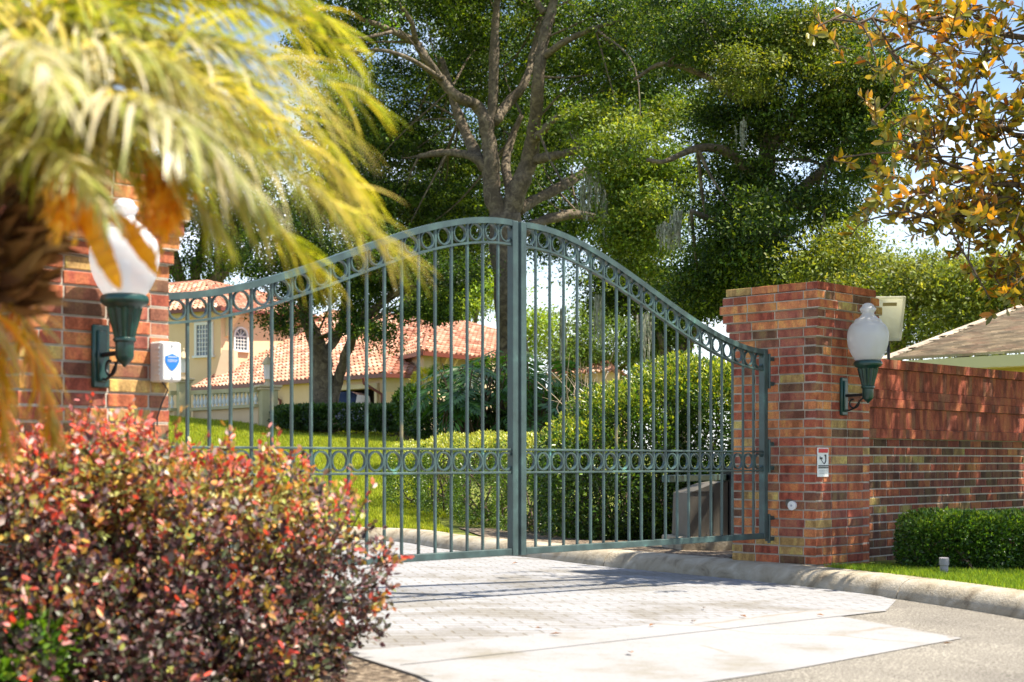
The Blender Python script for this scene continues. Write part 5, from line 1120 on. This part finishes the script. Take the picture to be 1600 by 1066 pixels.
for _ in range(70):
    c, q = shrub_bl[rng.integers(len(shrub_bl))]; e = c + unit(rng.normal(size=3)) * np.array(q) * .9; s_ = np.array((c[0] + rng.normal() * .15, c[1] + rng.normal() * .15, -.84)); mb.tube(smooth_path([s_, (s_ + e) / 2 + rng.normal(size=3) * .06, e], 4), np.linspace(.012, .003, 9), 5, cap=False)
mb.build('stems', M_twig, rs, smooth='all')
hedge('green_shrub', 'small bright green leafy shrub low at the bottom left corner', [(U(35, 1030, 4.55), (.16, .12, .14)), (U(-20, 1040, 4.5), (.2, .14, .15))], 900, .05, [(.10, .22, .02), (.18, .32, .03), (.07, .14, .02)], [1, 1, 1], cat='shrub', p=2.2, lo=.3, ratio=.55)
# ------------------------------------------------------------ palm
ZP = 3.0; pc = U(-52, 300, ZP); palm = thing('date_palm', (pc[0], pc[1], -.83), 'pygmy date palm with drooping yellow green fronds, close at upper left', 'palm')
mb = MB(); zs = np.linspace(-.83, pc[2] - .02, 30)
tr = [(pc[0] - .02 + .015 * math.sin(q * 9), pc[1], q) for q in zs]; mb.tube(tr, [.06 + .012 * (i % 2) for i in range(30)], 12)
mb.build('trunk', M_husk, palm)
P = []; D = []; Ln = []
for _ in range(900):
    a_ = rng.uniform(0, 6.283); h_ = rng.uniform(-.24, .04); r_ = .065 + .03 * rng.random() + max(0, (h_ + .2)) * .30; P.append((pc[0] + r_ * math.cos(a_), pc[1] + r_ * math.sin(a_), pc[2] + h_)); D.append((math.cos(a_), math.sin(a_), rng.uniform(-.2, 1.3))); Ln.append(rng.uniform(.05, .13))
k = len(P); Ln = np.array(Ln); leaves('husk_fibres', np.array(P), np.array(D), rdir(k), Ln, Ln * .3, palette(k, [(.26, .13, .05), (.42, .23, .10), (.12, .06, .03), (.60, .40, .20)], [3, 3, 3, 1]), M_moss, palm)
def frond(path, nl=78, ll=.20, cols=None, wts=None, droop=.9, wd=.0095, start=.14, fan=1.0):
    Q = smooth_path([U(*q) for q in path], 14); T = unit(np.gradient(Q, axis=0)); seg = np.linalg.norm(np.diff(Q, axis=0), axis=1); s_ = np.concatenate([[0], np.cumsum(seg)]); s_ /= s_[-1]
    V = []; Fa = []; Cc = []; b = 0
    mbf = MB(); mbf.tube(Q[::3], np.linspace(.009, .0025, len(Q[::3])), 6, squash=.6)
    cols = cols or [(.30, .36, .04), (.42, .44, .06), (.20, .28, .03), (.50, .46, .22), (.55, .46, .06)]; wts = wts or [4, 3, 3, 2, 1][:len(cols)]
    for i in range(nl):
        f = start + (1 - start) * (i + rng.uniform(-.3, .3)) / nl; f = min(max(f, 0), .999); p = np.array([np.interp(f, s_, Q[:, j]) for j in range(3)]); t_ = unit(np.array([np.interp(f, s_, T[:, j]) for j in range(3)]))
        sd = unit(np.cross(t_, UP)); up = np.cross(sd, t_)
        for sg in (-1, 1):
            l = ll * (.55 + .75 * math.sin(math.pi * min(1, f * .9 + .12))) * rng.uniform(.8, 1.15); an = R(62 - 38 * f) + rng.normal() * .12
            dd = unit(t_ * math.cos(an) + sd * sg * math.sin(an) * fan + up * rng.normal() * .22); c_ = np.array(cols[rng.choice(len(cols), p=np.array(wts) / sum(wts))]) * rng.uniform(.75, 1.25)
            q = p.copy(); m_ = 6; dr = droop * rng.uniform(.7, 1.3)
            for h in range(m_ + 1):
                w2 = wd / 2 * (1 - (h / m_) ** 2.2) * (.55 + .45 * min(1, h / 1.0)); e = unit(np.cross(dd, up) + 1e-6); V += [q + e * w2, q - e * w2]; Cc += [c_ * (1 if h < m_ - 1 else .95)] * 2
                if h < m_: Fa.append((b + 2 * h, b + 2 * h + 1, b + 2 * h + 3, b + 2 * h + 2))
                q = q + dd * l / m_; dd = unit(dd - UP * dr / m_)
            b += 2 * (m_ + 1)
    o = np_mesh('frond', np.array(V), np.array(Fa), M_palm, palm, np.array(Cc)); mbf.build('rachis', M_stalk, o, smooth='all')
    return o
Yd = [(.80, .44, .04), (.75, .56, .05), (.55, .46, .05), (.80, .30, .04)]; Yw = [3, 3, 2, 1]
Yg_ = [(.42, .46, .03), (.56, .54, .04), (.30, .38, .03), (.60, .56, .18)]; Wh = [(.38, .38, .12), (.52, .48, .28), (.28, .32, .06), (.62, .56, .40)]
FR = [([(-45, 300, 3), (60, 120, 2.95), (230, 50, 2.9), (420, 80, 2.9), (585, 165, 2.95)], {}),
      ([(-45, 300, 3), (70, 215, 2.85), (250, 190, 2.7), (450, 270, 2.65), (640, 405, 2.7)], dict(cols=Wh, droop=1.1)),
      ([(-45, 300, 3), (60, 240, 2.9), (200, 235, 2.85), (370, 300, 2.85), (505, 425, 2.9)], dict(cols=Yg_)),
      ([(-45, 300, 3), (30, 60, 3), (150, -50, 3), (330, -50, 3), (520, 30, 3.05)], {}),
      ([(-45, 300, 3), (100, 150, 3.1), (300, 105, 3.15), (470, 180, 3.2), (580, 310, 3.25)], dict(cols=Yg_)),
      ([(-45, 300, 3), (60, 190, 2.6), (160, 150, 2.35), (280, 190, 2.2), (400, 300, 2.15)], dict(cols=Wh, droop=1.2)),
      ([(-45, 300, 3), (20, 210, 3.3), (110, 160, 3.6), (220, 190, 3.8), (310, 290, 3.95)], {}),
      ([(-45, 300, 3), (0, 120, 2.9), (90, 40, 2.75), (210, 70, 2.65), (300, 170, 2.6)], dict(cols=Wh)),
      ([(-45, 300, 3), (-20, 120, 3.1), (40, -20, 3.2), (170, -90, 3.3), (300, -60, 3.35), (430, 20, 3.4)], {}),
      ([(-45, 300, 3), (-90, 120, 3), (-120, 0, 2.95), (-160, -80, 2.9), (-250, -100, 2.9)], {}), ([(-45, 300, 3), (-160, 200, 3), (-280, 180, 3), (-400, 260, 3)], {}),
      ([(-45, 300, 3), (-60, 180, 2.7), (-40, 90, 2.4), (20, 60, 2.15), (90, 120, 2.0)], dict(cols=Wh)),
      ([(-45, 300, 3), (10, 240, 2.7), (60, 225, 2.5), (120, 260, 2.35), (170, 330, 2.3)], dict(cols=Wh, ll=.14)),
      ([(-45, 300, 3), (80, 90, 3.0), (220, 0, 3.0), (380, 0, 3.05), (540, 80, 3.1)], dict(cols=Yg_)),
      ([(-45, 300, 3), (90, 200, 3.05), (240, 160, 3.1), (380, 200, 3.1), (540, 330, 3.15)], dict(cols=Yg_)),
      ([(-45, 300, 3), (90, 170, 2.8), (260, 120, 2.7), (430, 190, 2.7), (560, 300, 2.75)], dict(cols=Wh)),
      ([(-45, 320, 3.1), (-10, 390, 3.1), (25, 470, 3.1), (60, 570, 3.1), (85, 690, 3.1)], dict(cols=Yd, wts=Yw, ll=.12, droop=.4, start=.3, wd=.012)),
      ([(-45, 300, 3), (-30, 380, 2.95), (-12, 480, 2.9), (0, 600, 2.9), (10, 700, 2.9)], dict(cols=Yd, wts=Yw, ll=.12, droop=.4, start=.5)),
      ([(-45, 300, 3), (-50, 240, 3), (-30, 190, 2.95), (10, 180, 2.9), (50, 240, 2.85)], dict(ll=.15)),
      ([(-45, 300, 3), (-20, 150, 3.0), (30, 40, 2.9), (130, 0, 2.8), (250, 60, 2.75)], {}), ([(-45, 300, 3), (60, 60, 3.3), (200, -40, 3.5), (400, -30, 3.7), (560, 60, 3.8)], {}),
      ([(-45, 300, 3), (40, 150, 3.1), (140, 90, 3.2), (280, 110, 3.3), (420, 240, 3.4)], dict(cols=Yg_)),
      ([(-45, 300, 3), (30, 150, 2.7), (120, 80, 2.55), (250, 90, 2.5), (360, 190, 2.5)], dict(cols=Wh, droop=1.3)),
      ([(-45, 300, 3), (50, 210, 2.9), (160, 180, 2.8), (290, 230, 2.8), (410, 350, 2.85)], dict(cols=Yg_, droop=1.3)),
      ([(-45, 300, 3), (40, 100, 3.2), (200, 60, 3.3), (350, 120, 3.4), (470, 230, 3.5)], {}),
      ([(-45, 300, 3), (10, 100, 3.2), (100, 10, 3.3), (240, -20, 3.4), (380, 30, 3.45)], dict(cols=Yg_)),
      ([(-45, 300, 3), (90, 120, 2.95), (260, 60, 2.85), (420, 100, 2.8), (560, 220, 2.8)], dict(cols=Wh)),
      ([(-45, 300, 3), (70, 240, 2.95), (170, 225, 2.95), (270, 270, 2.95), (350, 370, 3.0)], dict(cols=Yg_, droop=1.3, ll=.17))]
for path, kw in FR: frond(path, **kw)
def flower_cluster(strips, beads):
    mbf = MB(); 
    for pts, w_ in strips:
        Q = smooth_path([U(*q) for q in pts], 6); k = len(Q); prev = None
        for i in range(k):
            ww = w_ * 1.5 * math.sin(math.pi * (.12 + .86 * i / (k - 1))) ** .7; e = np.array((.8, -.45, .3)); e = unit(e); g3 = np.array((0, -.35, 0))
            row = [Q[i] + e * ww * a_ + g3 * ww * (1 - a_ * a_) * .8 for a_ in (-1, -.5, 0, .5, 1)]
            row = [q_ + rng.normal(size=3) * ww * .05 for q_ in row]
            if prev is not None:
                b_ = prev + row; mbf.add(b_, [(j, j + 1, j + 6, j + 5) for j in range(4)], np.array((.95, .55, .04)) * rng.uniform(.75, 1.1))
            prev = row
    o = mbf.build('flower_spathe', M_spathe, palm, smooth='all', colors=True)
    P = []; 
    for px, py, Z, w_, h_, k in beads:
        for _ in range(k): P.append(U(px + rng.normal() * w_, py + rng.normal() * h_, Z + rng.normal() * .03))
    if P:
        k = len(P); leaves('flower_strands', np.array(P), unit(rdir(k) * .6 - UP), rdir(k), rng.uniform(.02, .045, k), np.full(k, .012), palette(k, [(.90, .50, .04), (.95, .60, .08), (.7, .32, .03)], [2, 2, 1]), M_palm, o)
M_spathe = leafmat('orange_flower_spathe', tr=.5, tcol=(1.6, 1.1, .2))
flower_cluster([([(100, 250, 2.75), (128, 320, 2.75), (150, 370, 2.75), (175, 425, 2.75), (188, 452, 2.75)], .017)], [(102, 300, 2.75, 13, 26, 420)])
flower_cluster([([(150, 325, 2.8), (182, 342, 2.8), (208, 370, 2.8), (232, 405, 2.8), (248, 432, 2.8)], .014)], [])
flower_cluster([([(235, 240, 2.85), (245, 290, 2.85), (258, 340, 2.85), (262, 376, 2.85)], .015)], [(252, 300, 2.85, 16, 30, 380)])
flower_cluster([([(270, 250, 2.9), (276, 300, 2.9), (282, 350, 2.9)], .012)], [])
# ------------------------------------------------------------ fallen leaves on the driveway
for px, py in [(805, 882), (1161, 966), (1083, 974), (842, 985), (868, 994), (573, 925), (1019, 980), (1100, 953), (985, 1023), (1480, 1009), (1282, 964), (1520, 946)]:
    q = UG(px, py); m = MB(); a_ = random.uniform(0, 6.28); u_ = np.array((math.cos(a_), math.sin(a_), 0)); v_ = np.array((-u_[1], u_[0], 0)); s_ = random.uniform(.018, .034)
    b = q + UP * .008; m.add([b - u_ * s_, b + v_ * s_ * .45 + UP * .009, b + u_ * s_ + UP * .006, b - v_ * s_ * .45 + UP * .010], [(0, 1, 2), (0, 2, 3)], np.array((.34, .15, .05)) * random.uniform(.6, 1.3))
    tag(m.build('fallen_leaf', M_fallen, None, colors=True), 'small dry brown leaf lying on the pale driveway or kerb edge', 'leaf', 'dry leaves on the driveway')
